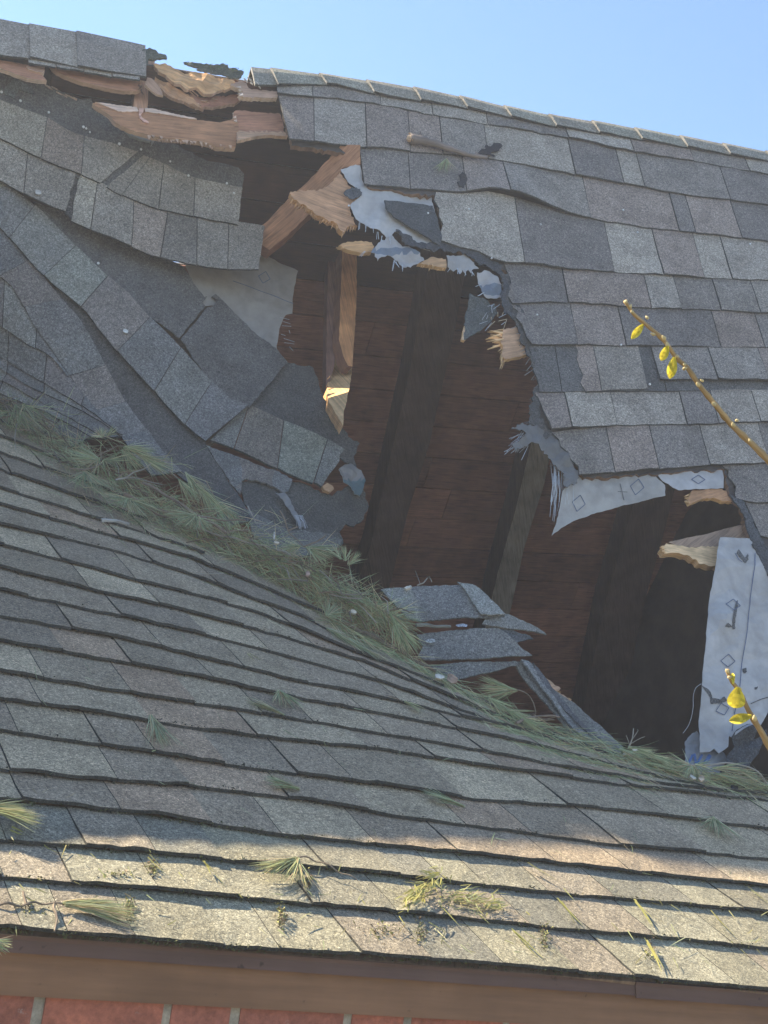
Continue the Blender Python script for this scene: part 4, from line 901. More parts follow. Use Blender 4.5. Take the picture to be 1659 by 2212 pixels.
# ------------------------------------------------------------------ the torn ridge, upper left
IR = MAIN.moved(-.03); IR2 = MAIN.moved(-.10)
T1 = lambda l: [(x * .25, y * .25) for x, y in l]; T2 = lambda l: [(414.7 + x * .25, y * .25) for x, y in l]
t = thing("sagging_board", "long reddish board sagging across the torn ridge opening", "board", IR.at(350, 260))
m = MB(); prism(m, T1([(800, 890), (900, 905), (1000, 925), (1180, 940), (1260, 948), (1400, 975), (1530, 1005), (1659, 1030)]) + T2([(120, 1045), (240, 1058), (270, 1050), (310, 1040), (380, 1020), (400, 1060), (405, 1120), (385, 1200), (375, 1276), (290, 1276), (210, 1270), (170, 1247), (80, 1225), (0, 1212)]) + T1([(1500, 1200), (1400, 1190), (1330, 1178), (1200, 1140), (1100, 1110), (1000, 1060), (930, 980), (850, 930)]), IR, 0, -MAIN.n * .020 , OLD, .9, grain=.12, side=(.55, .37, .26), seg=6); part("board", m, WOOD, t)
m = MB(); spikes(m, (322, 295), (505, 319), 26, 5, IR, -.004, (.5, .33, .23), 4, ang=1.5); spikes(m, (225, 226), (300, 240), 14, 9, IR, -.002, (.7, .52, .40), 5, ang=.2, jit=.15); part("splinter", m, WOOD, t)
m = MB(); prism(m, T1([(820, 888), (900, 897), (1000, 914), (1180, 932), (1197, 968), (1110, 972), (1020, 970), (980, 948), (900, 918)]), IR, .004, -MAIN.n * .010, (.66, .47, .35), .8, grain=.1, side=(.6, .42, .3), seg=4); part("torn_edge", m, WOOD, t)
m = MB(); prism(m, T1([(1250, 938), (1330, 946), (1400, 966), (1530, 996), (1659, 1020), (1700, 1034), (1659, 1034), (1530, 1014), (1400, 990), (1255, 972)]), IR, .004, -MAIN.n * .010, (.66, .47, .35), .8, grain=.1, side=(.6, .42, .3), seg=4); part("torn_edge", m, WOOD, t)
m = MB(); prism(m, T1([(1200, 940), (1240, 945), (1236, 975), (1215, 1000), (1225, 1025), (1285, 1065), (1280, 1078), (1240, 1062), (1205, 1030), (1196, 990)]), IR, .006, -MAIN.n * .006, (.58, .34, .25), .5, seg=4); part("split_chip", m, WOOD, t)
t = thing("bent_board_end", "brown board end with a ragged left edge, bent outward beside the first loose shingle", "board", IR.at(560, 260))
bend = Waved(MAIN, lambda x, y: -.035 + max(0, (y - 268) / 50) * .07)
m = MB(); sheet(m, T2([(380, 905), (395, 893), (430, 888), (520, 902), (640, 912), (780, 920), (810, 1000), (820, 1100), (825, 1185), (760, 1172), (680, 1153), (600, 1168), (540, 1192), (480, 1220), (420, 1258), (376, 1274), (390, 1200), (402, 1120), (408, 1060), (385, 1010), (374, 960)]), bend, 0, .016, (.29, .155, .10), grid=10, jag=1.3, seg=5, grain=.05, edge=(.5, .33, .22), colf=lambda x, y: (.36, .17, .10) if y < 270 + (x - 510) * .02 else (.52, .30, .17)); part("board", m, WOOD, t)
m = MB(); spikes(m, (511, 226), (513, 256), 9, 6, MAIN, -.03, (.6, .45, .34), 2, ang=3.1); part("splinter", m, WOOD, t)
t = thing("stud", "short cracked stud standing in the torn ridge opening", "stud", IR.at(300, 190))
m = MB(); prism(m, T1([(1258, 555), (1330, 550), (1318, 620), (1300, 700), (1268, 770), (1266, 860), (1262, 1010), (1140, 1010), (1145, 900), (1150, 800), (1200, 780), (1196, 690), (1240, 660)]), IR2, .03, -MAIN.n * .06, (.46, .25, .15), .7, grain=1.57, side=(.26, .15, .1), seg=5); part("timber", m, WOOD, t)
m = MB(); prism(m, T1([(1262, 705), (1300, 712), (1335, 742), (1365, 780), (1392, 830), (1402, 860), (1375, 858), (1340, 848), (1300, 815), (1245, 770)]), IR, .02, -MAIN.n * .010, (.38, .23, .15), .5, grain=.8, side=(.62, .45, .32), seg=4); part("split_chip", m, WOOD, t)
m = MB(); spikes(m, (295, 180), (310, 200), 7, 8, IR, .0, (.12, .08, .06), 1.6, ang=1.2, jit=1.2); part("splinter", m, WOOD, t)
t = thing("split_board", "split brown board showing just under the left ridge shingles", "board", IR.at(200, 170))
m = MB(); prism(m, T1([(430, 555), (560, 590), (700, 615), (850, 640), (1000, 665), (1210, 690), (1215, 770), (1180, 785), (1050, 782), (920, 760), (800, 728), (720, 712), (650, 688), (560, 655), (490, 620), (455, 590)]), IR, .0, -MAIN.n * .018, (.38, .19, .115), .9, grain=.15, side=(.48, .31, .21), seg=6); part("board", m, WOOD, t)
t = thing("splintered_board", "splintered plank end with a pale upper edge at the far left under the ridge", "board", IR.at(50, 150))
m = MB(); prism(m, T1([(-120, 505), (0, 535), (110, 550), (200, 572), (300, 592), (384, 600), (378, 640), (366, 657), (340, 655), (370, 672), (402, 712), (330, 705), (230, 690), (100, 640), (0, 605), (-120, 570)]), IR, .008, -MAIN.n * .018, (.42, .21, .13), .9, grain=.2, side=(.68, .5, .38), seg=5); part("board", m, WOOD, t)
m = MB(); prism(m, T1([(225, 598), (300, 600), (384, 604), (376, 642), (360, 655), (300, 646), (245, 628)]), IR, .016, -MAIN.n * .008, (.42, .26, .19), .5, grain=.1, side=(.7, .52, .40), seg=4); part("split_chip", m, WOOD, t)
m = MB(); spikes(m, (100, 177), (170, 212), 10, 7, MAIN, -.01, (.6, .45, .34), 4, ang=.5, jit=.2); part("splinter", m, WOOD, t)
t = thing("splintered_plank", "pale wedge of wood with a grey painted face, poking over the nailed sheet", "plank", MAIN.at(290, 280))
m = MB(); prism(m, T1([(985, 1026), (1030, 1036), (1080, 1058), (1200, 1110), (1312, 1165), (1306, 1185), (1200, 1150), (1120, 1120), (1050, 1090), (1005, 1055)]), L1S, .016, -MAIN.n * .014, (.62, .43, .29), .6, grain=.4, side=FRESH2, seg=4)
part("broken_face", m, WOOD, t)
m = MB(); prism(m, T1([(1010, 1060), (1050, 1090), (1120, 1120), (1200, 1150), (1306, 1185), (1290, 1238), (1210, 1215), (1120, 1182), (1060, 1115)]), L1S, .014, -MAIN.n * .014, (.27, .30, .31), .6, grain=.4, seg=4); part("painted_face", m, PAINT, t)
m = MB(); spikes(m, (322, 296), (328, 310), 6, 14, L1S, .02, (.5, .5, .48), 1.4, ang=1.7, jit=.8); part("splinter", m, FELT, t)
# ripped planks right of the stud, open to the sky
t = thing("ripped_plank", "ripped reddish planks with torn fibres bridging the gap in the ridge", "plank", MAIN.at(440, 180))
m = MB(); sheet(m, [(334, 130), (352, 131), (370, 135), (390, 146), (402, 149), (416, 147), (440, 150), (462, 157), (485, 163), (512, 172), (500, 182), (480, 186), (462, 196), (440, 190), (420, 182), (400, 186), (380, 172), (360, 156), (344, 150)], Waved(MAIN, lambda x, y: -.015 + .014 * ns(x, y, 20, 6)), 0, .014, (.54, .31, .15), grid=9, jag=1.4, seg=5, grain=.35, edge=(.5, .33, .23)); part("plank", m, WOOD, t)
m = MB(); sheet(m, [(340, 146), (362, 160), (392, 176), (412, 186), (424, 200), (446, 217), (430, 212), (410, 204), (392, 196), (370, 186), (346, 172), (336, 160)], Waved(MAIN, lambda x, y: -.04 + .014 * ns(x, y, 18, 16)), 0, .014, (.42, .23, .12), grid=9, jag=1.4, seg=5, grain=.6, edge=(.42, .27, .19)); part("plank", m, WOOD, t)
m = MB(); sheet(m, [(416, 180), (440, 186), (480, 184), (520, 178), (530, 190), (515, 200), (470, 207), (430, 206)], Waved(MAIN, lambda x, y: -.055 + .010 * ns(x, y, 18, 26)), 0, .014, (.34, .16, .10), grid=10, jag=1.4, seg=5, grain=.05, edge=(.42, .27, .19)); part("plank", m, WOOD, t)
m = MB(); spikes(m, (470, 190), (420, 205), 10, 14, MAIN, -.05, (.42, .26, .18), 2, ang=.3); spikes(m, (350, 135), (420, 190), 12, 16, MAIN, -.02, (.4, .24, .16), 2.4, ang=.7, jit=.2); part("splinter", m, WOOD, t)
t = thing("splintered_board_end", "pale splintered board end under the first cap right of the ridge gap", "splintered wood", MAIN.at(530, 195))
m = MB(); prism(m, [(498, 180), (510, 174), (522, 170), (534, 177), (538, 186), (545, 190), (601, 193), (600, 208), (560, 207), (538, 207), (520, 205), (518, 200), (526, 194), (516, 186)], MAIN, -.008, -MAIN.n * .02, (.42, .27, .19), 1.5, grain=.05, side=(.66, .5, .38), seg=4); part("board", m, WOOD, t)
m = MB(); spikes(m, (516, 174), (524, 204), 9, 10, MAIN, -.012, (.7, .55, .42), 2, ang=3.1); spikes(m, (528, 172), (560, 190), 7, 8, MAIN, .01, (.75, .7, .62), 2, ang=.8, jit=.8); part("splinter", m, WOOD, t)
t = thing("ridge_shingle_scrap", "mossy black shingle scrap lying over the gap in the ridge", "shingle scrap", MAIN.at(450, 140))
m = MB(); sheet(m, [(397, 132), (420, 133), (450, 137), (475, 138), (484, 134), (493, 137), (494, 144), (512, 147), (528, 152), (522, 166), (500, 168), (488, 162), (470, 158), (440, 151), (425, 148), (430, 143), (412, 141), (404, 137)], Waved(MAIN, lambda x, y: -.004 + .004 * ns(x, y, 20, 3)), 0, .005, (.07, .075, .055), grid=9, jag=1.6, seg=4); part("mat", m, SHINGLE, t)
m = MB()
for k in range(150):
    x = rnd.uniform(400, 525); p = MAIN.at(x, 134 + (x - 400) * .14 + rnd.uniform(-2, 6) - 6 * math.exp(-((x - 485) / 7) ** 2), rnd.uniform(-.004, .006)); q = [p + np.array([rnd.uniform(-1, 1) for _ in range(3)]) * .0045 for _ in range(3)]; m.face([m.vert(v) for v in q], (.07 * rnd.uniform(.4, 1.5), .085 * rnd.uniform(.5, 1.4), .03))
part("moss", m, PLAIN, t)
t = thing("ridge_shingle_scrap", "dark broken shingle lip at the end of the left ridge caps", "shingle scrap", MAIN.at(335, 120))
m = MB(); sheet(m, [(306, 112), (322, 106), (338, 112), (342, 118), (356, 121), (360, 129), (345, 130), (320, 130), (312, 160), (304, 166)], Waved(MAIN, lambda x, y: .008 + .006 * ns(x, y, 15, 3)), 0, .010, (.075, .082, .06), grid=9, jag=1.4, seg=4); part("mat", m, SHINGLE, t)

# ================================================================== nails, limb and puncture on the right slope
def loose_nails(pts):
    for x, y in pts:
        m = MB(); nail(m, x, y, MAIN, .014, rnd.uniform(.0032, .0045)); part("nail", m, PLAIN, house)
loose_nails([(922, 466), (1010, 457), (1165, 490), (1059, 563), (1157, 685), (1338, 750), (1400, 835), (1374, 507), (1617, 532), (751, 450), (1343, 459)])
m = MB(); sheet(m, [(1028, 338), (1034, 331), (1046, 329), (1044, 322), (1056, 324), (1062, 316), (1076, 317), (1081, 324), (1074, 333), (1056, 338), (1066, 345), (1048, 342), (1040, 340)], MAIN, .020, .003, (.018, .018, .022), jag=1.5, seg=4, grid=10); part("puncture", m, SHINGLE, house)
m = MB(); sheet(m, [(988, 385), (996, 378), (1003, 384), (1006, 396), (998, 412), (988, 411), (984, 400), (992, 398)], MAIN, .018, .003, (.03, .03, .034), jag=1.5, seg=4, grid=10); part("puncture", m, SHINGLE, house)
limb = thing("broken_limb", "short broken pine limb with a pale snapped end lying across the upper right shingles", "branch", MAIN.at(950, 330))
m = MB(); ax = smooth([(880, 312), (905, 316), (940, 325), (975, 336), (1005, 346), (1030, 350), (1046, 352)], 8)
m.tube([MAIN.at(x, y, .030) for x, y in ax], [.019 - .013 * (k / (len(ax) - 1)) + .0015 * math.sin(k * 2.1) for k in range(len(ax))], (.20, .165, .145), 9, .10); part("bark", m, WOOD, limb, smooth=True)
m = MB(); m.tube([MAIN.at(x, y, .030) for x, y in ((874, 309), (877, 311), (884, 313))], [.006, .014, .0175], (.62, .42, .26), 8, .25); spikes(m, (878, 303), (878, 320), 5, 6, MAIN, .034, (.66, .46, .3), 2, ang=3.3); part("broken_end", m, WOOD, limb)
m = MB(); m.tube([MAIN.at(x, y, .03) for x, y in smooth([(1020, 340), (1036, 350), (1050, 362), (1057, 372)], 6)], .0016, (.25, .2, .16), 5); part("twig", m, WOOD, limb); m = MB(); m.tube([MAIN.at(x, y, .034) for x, y in ((900, 316), (898, 306), (902, 300))], .003, (.2, .15, .12), 5); part("twig", m, WOOD, limb)

# ================================================================== crumpled shingles on the rim of the lower slope
PB = Bent([(830, 1285, 4.20), (1027, 1285, 4.22), (1082, 1346, 4.14), (872, 1352, 4.08), (1172, 1377, 4.18), (902, 1372, 4.10), (1144, 1421, 4.10), (917, 1432, 4.01), (1119, 1430, 4.06), (980, 1467, 3.97), (1260, 1596, 3.99), (1345, 1610, 4.03), (1320, 1625, 3.97), (1180, 1466, 4.08)], .0004)
def pile_sheet(name, label, parts, cat="shingle piece"):
    t = thing(name, label, cat, PB.at(*parts[0][1][0]))
    for nm, poly, off, col, kw in parts:
        m = MB(); sf = Waved(PB, lambda x, y, o=off: .006 * ns(x, y, 60, o * 900)); sheet(m, poly, sf, off, min(.005, kw.pop('th', .009)), col, jag=kw.pop('jag', 1.2), seg=7, **kw); part(nm, m, kw.get('mat', SHINGLE) if False else SHINGLE, t)
    return t
pile_sheet("broken_shingle", "top shingle of the crumpled pile below the hole, pale tab on its right", [
    ("mat", [(820, 1290), (870, 1286), (912, 1281), (990, 1277), (1027, 1284), (1040, 1297), (1070, 1330), (1084, 1345), (1040, 1348), (955, 1351), (872, 1352), (850, 1320), (830, 1300)], .030, (.135, .14, .132), {'th': .008, 'colf': lambda x, y: (.23, .228, .195) if x < 885 + (y - 1290) * .3 else ((.172, .170, .158) if x < 1000 else (.19, .188, .172))}),
    ("shingle_tab", [(986, 1278), (1025, 1285), (1040, 1297), (1070, 1330), (1083, 1346), (1060, 1348), (1038, 1347), (1018, 1318), (1000, 1290)], .042, (.27, .268, .235), {'th': .008})])
pile_sheet("broken_shingle", "pointed shingle fragment sticking out to the right of the crumpled pile", [
    ("mat", [(1060, 1326), (1104, 1340), (1137, 1355), (1160, 1368), (1173, 1378), (1158, 1375), (1142, 1371), (1110, 1366), (1070, 1362), (1040, 1358), (1050, 1340)], .020, (.205, .200, .178), {'jag': 1.0}),
    ("torn_fringe", [(1080, 1362), (1110, 1366), (1140, 1376), (1148, 1384), (1130, 1386), (1112, 1392), (1098, 1380), (1084, 1372)], .008, (.10, .105, .108), {'jag': 3})])
pile_sheet("broken_shingle", "flat grey shingle with a white scuff, second layer of the crumpled pile", [
    ("mat", [(895, 1376), (935, 1370), (980, 1368), (1025, 1363), (1075, 1363), (1096, 1380), (1117, 1400), (1146, 1420), (1105, 1422), (1042, 1426), (980, 1429), (917, 1433), (900, 1425), (912, 1402)], .012, (.18, .176, .160), {'th': .010}),
    ("scuff", [(916, 1396), (926, 1392), (938, 1393), (939, 1399), (928, 1402), (918, 1400)], .0235, (.33, .34, .33), {'th': .001}),
    ("scuff", [(985, 1362), (1000, 1358), (1010, 1360), (1009, 1365), (990, 1366)], .0235, (.36, .38, .42), {'th': .001})])
pile_sheet("broken_shingle", "folded shingle at the bottom of the crumpled pile, tilted towards the needles", [
    ("mat", [(910, 1438), (960, 1432), (1045, 1428), (1117, 1427), (1120, 1435), (1085, 1443), (1055, 1451), (1015, 1459), (980, 1468), (955, 1462), (930, 1452)], -.004, (.15, .147, .132), {'th': .010})])
pile_sheet("hanging_mat_strip", "grey twisted strip of shingle mat hanging from the crumpled pile down to the valley", [
    ("mat", [(1114, 1424), (1149, 1425), (1165, 1442), (1180, 1466), (1215, 1494), (1254, 1521), (1305, 1565), (1352, 1606), (1345, 1622), (1319, 1622), (1260, 1597), (1210, 1546), (1178, 1510), (1150, 1476), (1130, 1450)], -.012, (.19, .185, .165), {'th': .008, 'grid': 12}),
    ("fold", [(1124, 1426), (1140, 1430), (1160, 1460), (1200, 1515), (1250, 1575), (1292, 1608), (1278, 1606), (1240, 1578), (1195, 1524), (1155, 1470)], .004, (.20, .20, .19), {'th': .012, 'grid': 10}),
    ("fold", [(1150, 1432), (1162, 1446), (1200, 1500), (1250, 1560), (1310, 1612), (1300, 1616), (1240, 1562), (1190, 1506), (1156, 1455)], .006, (.10, .10, .102), {'th': .010, 'grid': 10})], "shingle strip")

# ================================================================== pine needles, twigs and chips
# the tangled mass along the trough
nd = MB()
TRACK = smooth([(-60, 850), (20, 905), (100, 962), (200, 1035), (300, 1095), (400, 1140), (500, 1185), (600, 1228), (700, 1282), (790, 1325), (850, 1352)], 10)
GAP = [(296, 1012), (340, 1008), (372, 1018), (412, 1052), (455, 1102), (440, 1106), (405, 1092), (360, 1066), (320, 1050), (300, 1030)]
def in_poly(p, P):
    c = False; j = len(P) - 1
    for i in range(len(P)):
        if (P[i][1] > p[1]) != (P[j][1] > p[1]) and p[0] < (P[j][0] - P[i][0]) * (p[1] - P[i][1]) / (P[j][1] - P[i][1]) + P[i][0]: c = not c
        j = i
    return c
def heap(n, track, half, along_, l0, l1, rise, warm=.0):
    for _ in range(n):
        k = rnd.randrange(len(track) - 1); c = track[k] + (track[k + 1] - track[k]) * rnd.random(); tdir = unit(track[k + 1] - track[k]); nn = np.array([tdir[1], -tdir[0]])
        v = rnd.gauss(0, .5); p = c + nn * v * half(c[0])
        if not (-70 < p[0] < 1700) or in_poly(p, GAP): continue
        off = rnd.uniform(.0, rise) * max(0, 1 - abs(v)) + .004
        a = rnd.gauss(0, along_) + (math.pi if rnd.random() < .25 else 0); d2 = np.array([tdir[0] * math.cos(a) - tdir[1] * math.sin(a), tdir[0] * math.sin(a) + tdir[1] * math.cos(a)])
        P0 = VAL.at(p[0], p[1], off); P1 = VAL.at(p[0] + d2[0] * 20, p[1] + d2[1] * 20, off); L = rnd.uniform(l0, l1)
        nr = VAL.normal(*p); blade(nd, P0, unit(P1 - P0) + nr * rnd.uniform(-.1, .25), L, .0015 * rnd.uniform(.7, 1.4), np.array([0, 0, -1.]) * rnd.uniform(0, .25), needle_col(.05 if rnd.random() < .9 else .5), unit(nr + np.array([rnd.gauss(0, .4) for _ in range(3)])))
HALF = lambda x: float(np.interp(x, [0, 100, 200, 300, 450, 600, 750, 860], [38, 62, 88, 78, 66, 66, 46, 30]))
heap(4000, TRACK, lambda x: HALF(x) * .74, .55, .05, .12, .05)
heap(1000, TRACK, lambda x: HALF(x) * 1.25, .8, .05, .12, .02, .1)
TR2 = smooth([(700, 1338), (780, 1385), (860, 1425), (935, 1466), (1010, 1508), (1106, 1560), (1200, 1594), (1300, 1626), (1400, 1660), (1500, 1684), (1600, 1700), (1690, 1712)], 10)
H2 = lambda x: float(np.interp(x, [700, 900, 1050, 1200, 1350, 1500, 1660], [12, 12, 14, 22, 26, 22, 14]))
heap(2000, TR2, H2, .28, .05, .12, .025)
for _ in range(120):
    k = rnd.randrange(len(TRACK) - 1); c = TRACK[k]; hh = HALF(c[0]) * .7; a = rnd.gauss(.55, .45) + (math.pi if rnd.random() < .3 else 0); l = rnd.uniform(18, 75)
    p = c + np.array([rnd.uniform(-10, 10), rnd.gauss(0, .5) * hh]); q = p + np.array([math.cos(a), math.sin(a)]) * l; mid = (p + q) / 2 + np.array([rnd.uniform(-6, 6), rnd.uniform(-6, 6)]); o_ = rnd.uniform(.02, .075); cc = np.array((.27, .20, .14) if rnd.random() < .6 else (.38, .34, .28)) * rnd.uniform(.6, 1.2)
    nd.tube([VAL.at(*p, o_), VAL.at(*mid, o_ + .006), VAL.at(*q, o_ + rnd.uniform(-.01, .012))], [.0022, .0018, .0009], tuple(cc), 5, .2)
heap(1500, smooth([(1050, 1550), (1150, 1600), (1260, 1640), (1380, 1680)], 10), lambda x: 26, .22, .05, .11, .01, .1)
solo("pine_needle_heap", nd, NEEDLE, "tangled heap of green pine needles filling the trough above the lower slope", "pine needles", "stuff")

def needle_thing(label, spec, surf, twig=None, n=60, warm=0.0, cat="pine sprig", off=.02, name="pine_sprig", wid=.0015, twr=.0028):
    t = thing(name, label, cat, surf.at(*spec[0][0]))
    m = MB()
    for a, b, sp, k in spec: sprig(m, a, b, surf, int(n * k), sp, off=off, warm=warm, wid=wid)
    part("needles", m, NEEDLE, t, kind="stuff")
    if twig:
        for l in twig:
            m = MB(); ax = smooth(l, 8); m.tube([surf.at(x, y, off + .003 * math.sin(i)) for i, (x, y) in enumerate(ax)], [twr * (1 - .5 * i / len(ax)) for i in range(len(ax))], (.23, .18, .13), 5, .15)
            part("twig", m, WOOD, t)
    return t
needle_thing("pale green sprig at the upper left end of the needle heap, tips hanging down", [((28, 893), (60, 955), .30, 1), ((15, 900), (25, 950), .3, .6), ((40, 890), (90, 930), .35, .6)], VAL, n=70, off=.05)
needle_thing("long drooping clump of needles hanging over the dark gap in the slumped sheet", [((400, 1020), (440, 1075), .22, 1), ((425, 1045), (470, 1110), .2, 1), ((455, 1075), (512, 1135), .22, 1.2), ((385, 1035), (425, 1085), .22, .7)], Plane(L2S.at(450, 1075) * .975, unit(-ray(450, 1075) + np.array([0, 0, .4]))), [[(365, 1018), (385, 1035), (410, 1050), (440, 1070)]], n=80, off=.0)
needle_thing("brown green clump arching over the left side of the dark gap", [((265, 965), (330, 990), .25, 1), ((262, 972), (300, 1015), .3, 1), ((300, 985), (370, 1020), .25, 1)], Plane(L2S.at(310, 990) * .97, unit(-ray(310, 990) + np.array([0, 0, .5]))), [[(200, 1000), (212, 985), (240, 970), (268, 965), (330, 995), (372, 1018)]], n=80, off=.0, warm=.08)
needle_thing("star shaped tuft of needles left of the dark gap, fanning towards the left", [((207, 1020), (150, 1000), .35, 1), ((207, 1020), (150, 1035), .4, .8), ((212, 1022), (262, 1030), .5, .8)], VAL, [[(167, 1043), (185, 1040), (203, 1030), (210, 1018), (207, 996)]], n=60, off=.07)
needle_thing("downward fan of needles with a bare curved twig, below the star shaped tuft", [((172, 1047), (188, 1088), .38, 1.1)], VAL, [[(140, 1042), (165, 1043), (200, 1036), (213, 1025)]], n=70, off=.075)
needle_thing("short upward tuft of needles against the foot of the slumped sheet", [((213, 968), (205, 948), .8, 1), ((222, 966), (245, 952), .6, .8)], VAL, n=50, off=.06)
needle_thing("fan of needles above the stripped stick at the lower edge of the heap", [((268, 1100), (312, 1142), .35, 1), ((268, 1100), (240, 1118), .5, .6)], VAL, n=70, off=.06)
needle_thing("dark green fan on the thick brown branch in the middle of the heap", [((414, 1142), (372, 1166), .35, 1), ((414, 1142), (352, 1150), .25, .7), ((418, 1146), (436, 1178), .4, .8)], VAL, n=80, off=.075)
needle_thing("bushy tuft at the right of the heap with a forked pale twig", [((650, 1207), (720, 1220), .4, 1), ((655, 1210), (700, 1240), .4, 1), ((640, 1205), (600, 1215), .5, .7)], VAL, [[(596, 1127), (606, 1148), (614, 1170), (630, 1188), (648, 1205)], [(614, 1170), (633, 1163)], [(648, 1205), (672, 1195), (695, 1180)]], n=75, off=.06)
needle_thing("spiky tuft poking up against the dark opening at the right end of the heap", [((735, 1238), (742, 1208), .45, .8), ((742, 1246), (768, 1222), .35, .8), ((728, 1236), (712, 1206), .4, .5)], VAL, n=40, off=.06)
needle_thing("pale grey green tuft lying over the rim below the heap", [((695, 1352), (722, 1332), .4, 1), ((700, 1345), (730, 1345), .4, .6)], VAL, n=60, off=.05)
needle_thing("drooping needle clump hanging in front of the crumpled shingles", [((843, 1325), (878, 1368), .2, .9), ((855, 1345), (895, 1408), .2, 1.3), ((850, 1350), (870, 1400), .25, .8)], Plane(PB.at(865, 1360) * .985, unit(-ray(865, 1360) + np.array([0, 0, .3]))), n=80, off=.0, warm=.05)
needle_thing("flat spray of needles trailing along the upper rows below the heap", [((700, 1366), (760, 1405), .2, 1), ((735, 1385), (790, 1420), .2, 1), ((770, 1405), (830, 1440), .22, .8)], LOW, n=55, off=.012)
needle_thing("needle fan on a long arching bare stem, seen against the dark hole", [((1118, 1491), (1040, 1475), .16, 1), ((1118, 1491), (1040, 1505), .18, 1)], Plane(PB.at(1100, 1500) * .985, unit(-ray(1100, 1500))), [[(1104, 1490), (1122, 1491), (1140, 1500), (1152, 1518), (1157, 1538), (1155, 1552)]], n=60, off=.0, twr=.0020)
needle_thing("round radiating needle tuft near the lower right end of the valley", [((1487, 1665), (1460, 1680), .5, .8), ((1490, 1665), (1500, 1690), .5, .8), ((1484, 1664), (1445, 1664), .35, .7), ((1494, 1664), (1530, 1672), .4, .6)], VAL, n=55, off=.03)
needle_thing("long combed spray of needles on the lip left of the round tuft", [((1350, 1626), (1410, 1645), .16, 1), ((1390, 1640), (1450, 1668), .16, 1), ((1330, 1630), (1385, 1660), .2, .8)], VAL, n=70, off=.03)
needle_thing("yellowish spray of needles at the lip under the arching stem", [((1085, 1545), (1135, 1575), .22, 1), ((1110, 1560), (1165, 1590), .2, 1), ((1050, 1520), (1095, 1555), .25, .9)], VAL, n=60, off=.03, warm=.15)
needle_thing("curved bundle of bare needles at the far lower right corner of the valley", [((1530, 1672), (1600, 1680), .12, 1), ((1585, 1675), (1640, 1700), .14, 1), ((1540, 1685), (1620, 1702), .14, .8)], VAL, [[(1580, 1690), (1620, 1682), (1650, 1705)]], n=45, off=.03, warm=.05)

def stick(label, lines, r, col, surf=VAL, off=.05, cat="twig", name="twig"):
    t = thing(name, label, cat, surf.at(*lines[0][0])) if len(lines) > 1 else None; m0 = None
    for i, l in enumerate(lines):
        m = MB(); ax = smooth(l, 9); rr = r if i == 0 else r * .55
        m.tube([surf.at(x, y, off + .004 * math.sin(k * .9)) for k, (x, y) in enumerate(ax)], [rr * (1 - .35 * k / len(ax)) for k in range(len(ax))], col, 6, .18)
        if t: part("stem" if i == 0 else "side_twig", m, WOOD, t)
        else: solo(name, m, WOOD, label, cat)
stick("thick brown pine branch with a pale cut end, in the middle of the heap", [[(263, 1088), (290, 1102), (320, 1115), (350, 1126), (378, 1134)], [(300, 1106), (330, 1128), (370, 1140)]], .006, (.24, .17, .12))
stick("longest brown branch crossing the heap, ending in a bare grey tip", [[(300, 1070), (330, 1085), (365, 1106), (400, 1130), (425, 1144), (455, 1162), (480, 1176)], [(365, 1106), (395, 1140), (410, 1150)], [(425, 1144), (470, 1150), (520, 1152)]], .005, (.25, .19, .14), off=.07)
stick("short forked bare twig standing up at the top edge of the heap", [[(528, 1113), (534, 1128), (545, 1150)], [(545, 1150), (560, 1152), (580, 1160)]], .0024, (.34, .31, .27), off=.05)
stick("pale stripped stick lying on the shingles at the lower edge of the heap", [[(216, 1132), (235, 1134), (256, 1134), (277, 1139)]], .006, (.42, .40, .36), off=.02)
stick("bent bare twig beside the dark gap, silvery grey", [[(240, 1063), (262, 1060), (280, 1046), (300, 1040), (316, 1030)], [(262, 1060), (300, 1062), (340, 1075)]], .0032, (.36, .33, .28), off=.07)
stick("long weathered branch lying along the rim from needles to white chips", [[(725, 1345), (770, 1368), (815, 1390), (860, 1414), (900, 1438), (938, 1460)], [(780, 1372), (815, 1384), (845, 1400)]], .006, (.20, .16, .11), off=.02)
stick("straight grey stick resting on the second crumpled shingle", [[(884, 1361), (915, 1364), (945, 1368), (975, 1372)]], .006, (.22, .21, .17), PB, .034)
stick("small leafless sprout sticking up against the dark hole near the valley lip", [[(1352, 1628), (1360, 1608), (1363, 1585)], [(1358, 1612), (1372, 1592), (1371, 1588)], [(1358, 1618), (1378, 1608), (1387, 1604)], [(1354, 1620), (1346, 1602)]], .0018, (.36, .33, .26), off=.03)
stick("thin bare stalk standing at the upper rim left of the crumpled pile", [[(898, 1283), (912, 1279), (925, 1264), (931, 1274)], [(905, 1281), (895, 1252)]], .0022, (.3, .27, .22), PB, .035)
stick("dark branch buried along the rim right of the white chips", [[(975, 1488), (1030, 1515), (1080, 1543), (1140, 1570), (1200, 1588)], [(1080, 1543), (1130, 1560), (1195, 1560)]], .006, (.17, .13, .09), off=.015)
stick("curved grey twigs lying over the needles at the valley's lower right end", [[(1470, 1668), (1530, 1663), (1590, 1662), (1630, 1680), (1656, 1706)], [(1570, 1672), (1610, 1690), (1650, 1706)], [(1580, 1690), (1620, 1695)]], .003, (.33, .30, .25), off=.03)
stick("brown stick pointing right out of the needles under the arching stem", [[(1110, 1574), (1150, 1560), (1180, 1558), (1203, 1563)]], .004, (.26, .20, .15), off=.03)
stick("fine looping twigs over the heap near the slumped sheet's foot", [[(415, 1165), (470, 1180), (530, 1195), (590, 1212)], [(470, 1180), (510, 1168), (545, 1165)], [(530, 1195), (560, 1180), (600, 1170)]], .0022, (.34, .29, .23), off=.06)

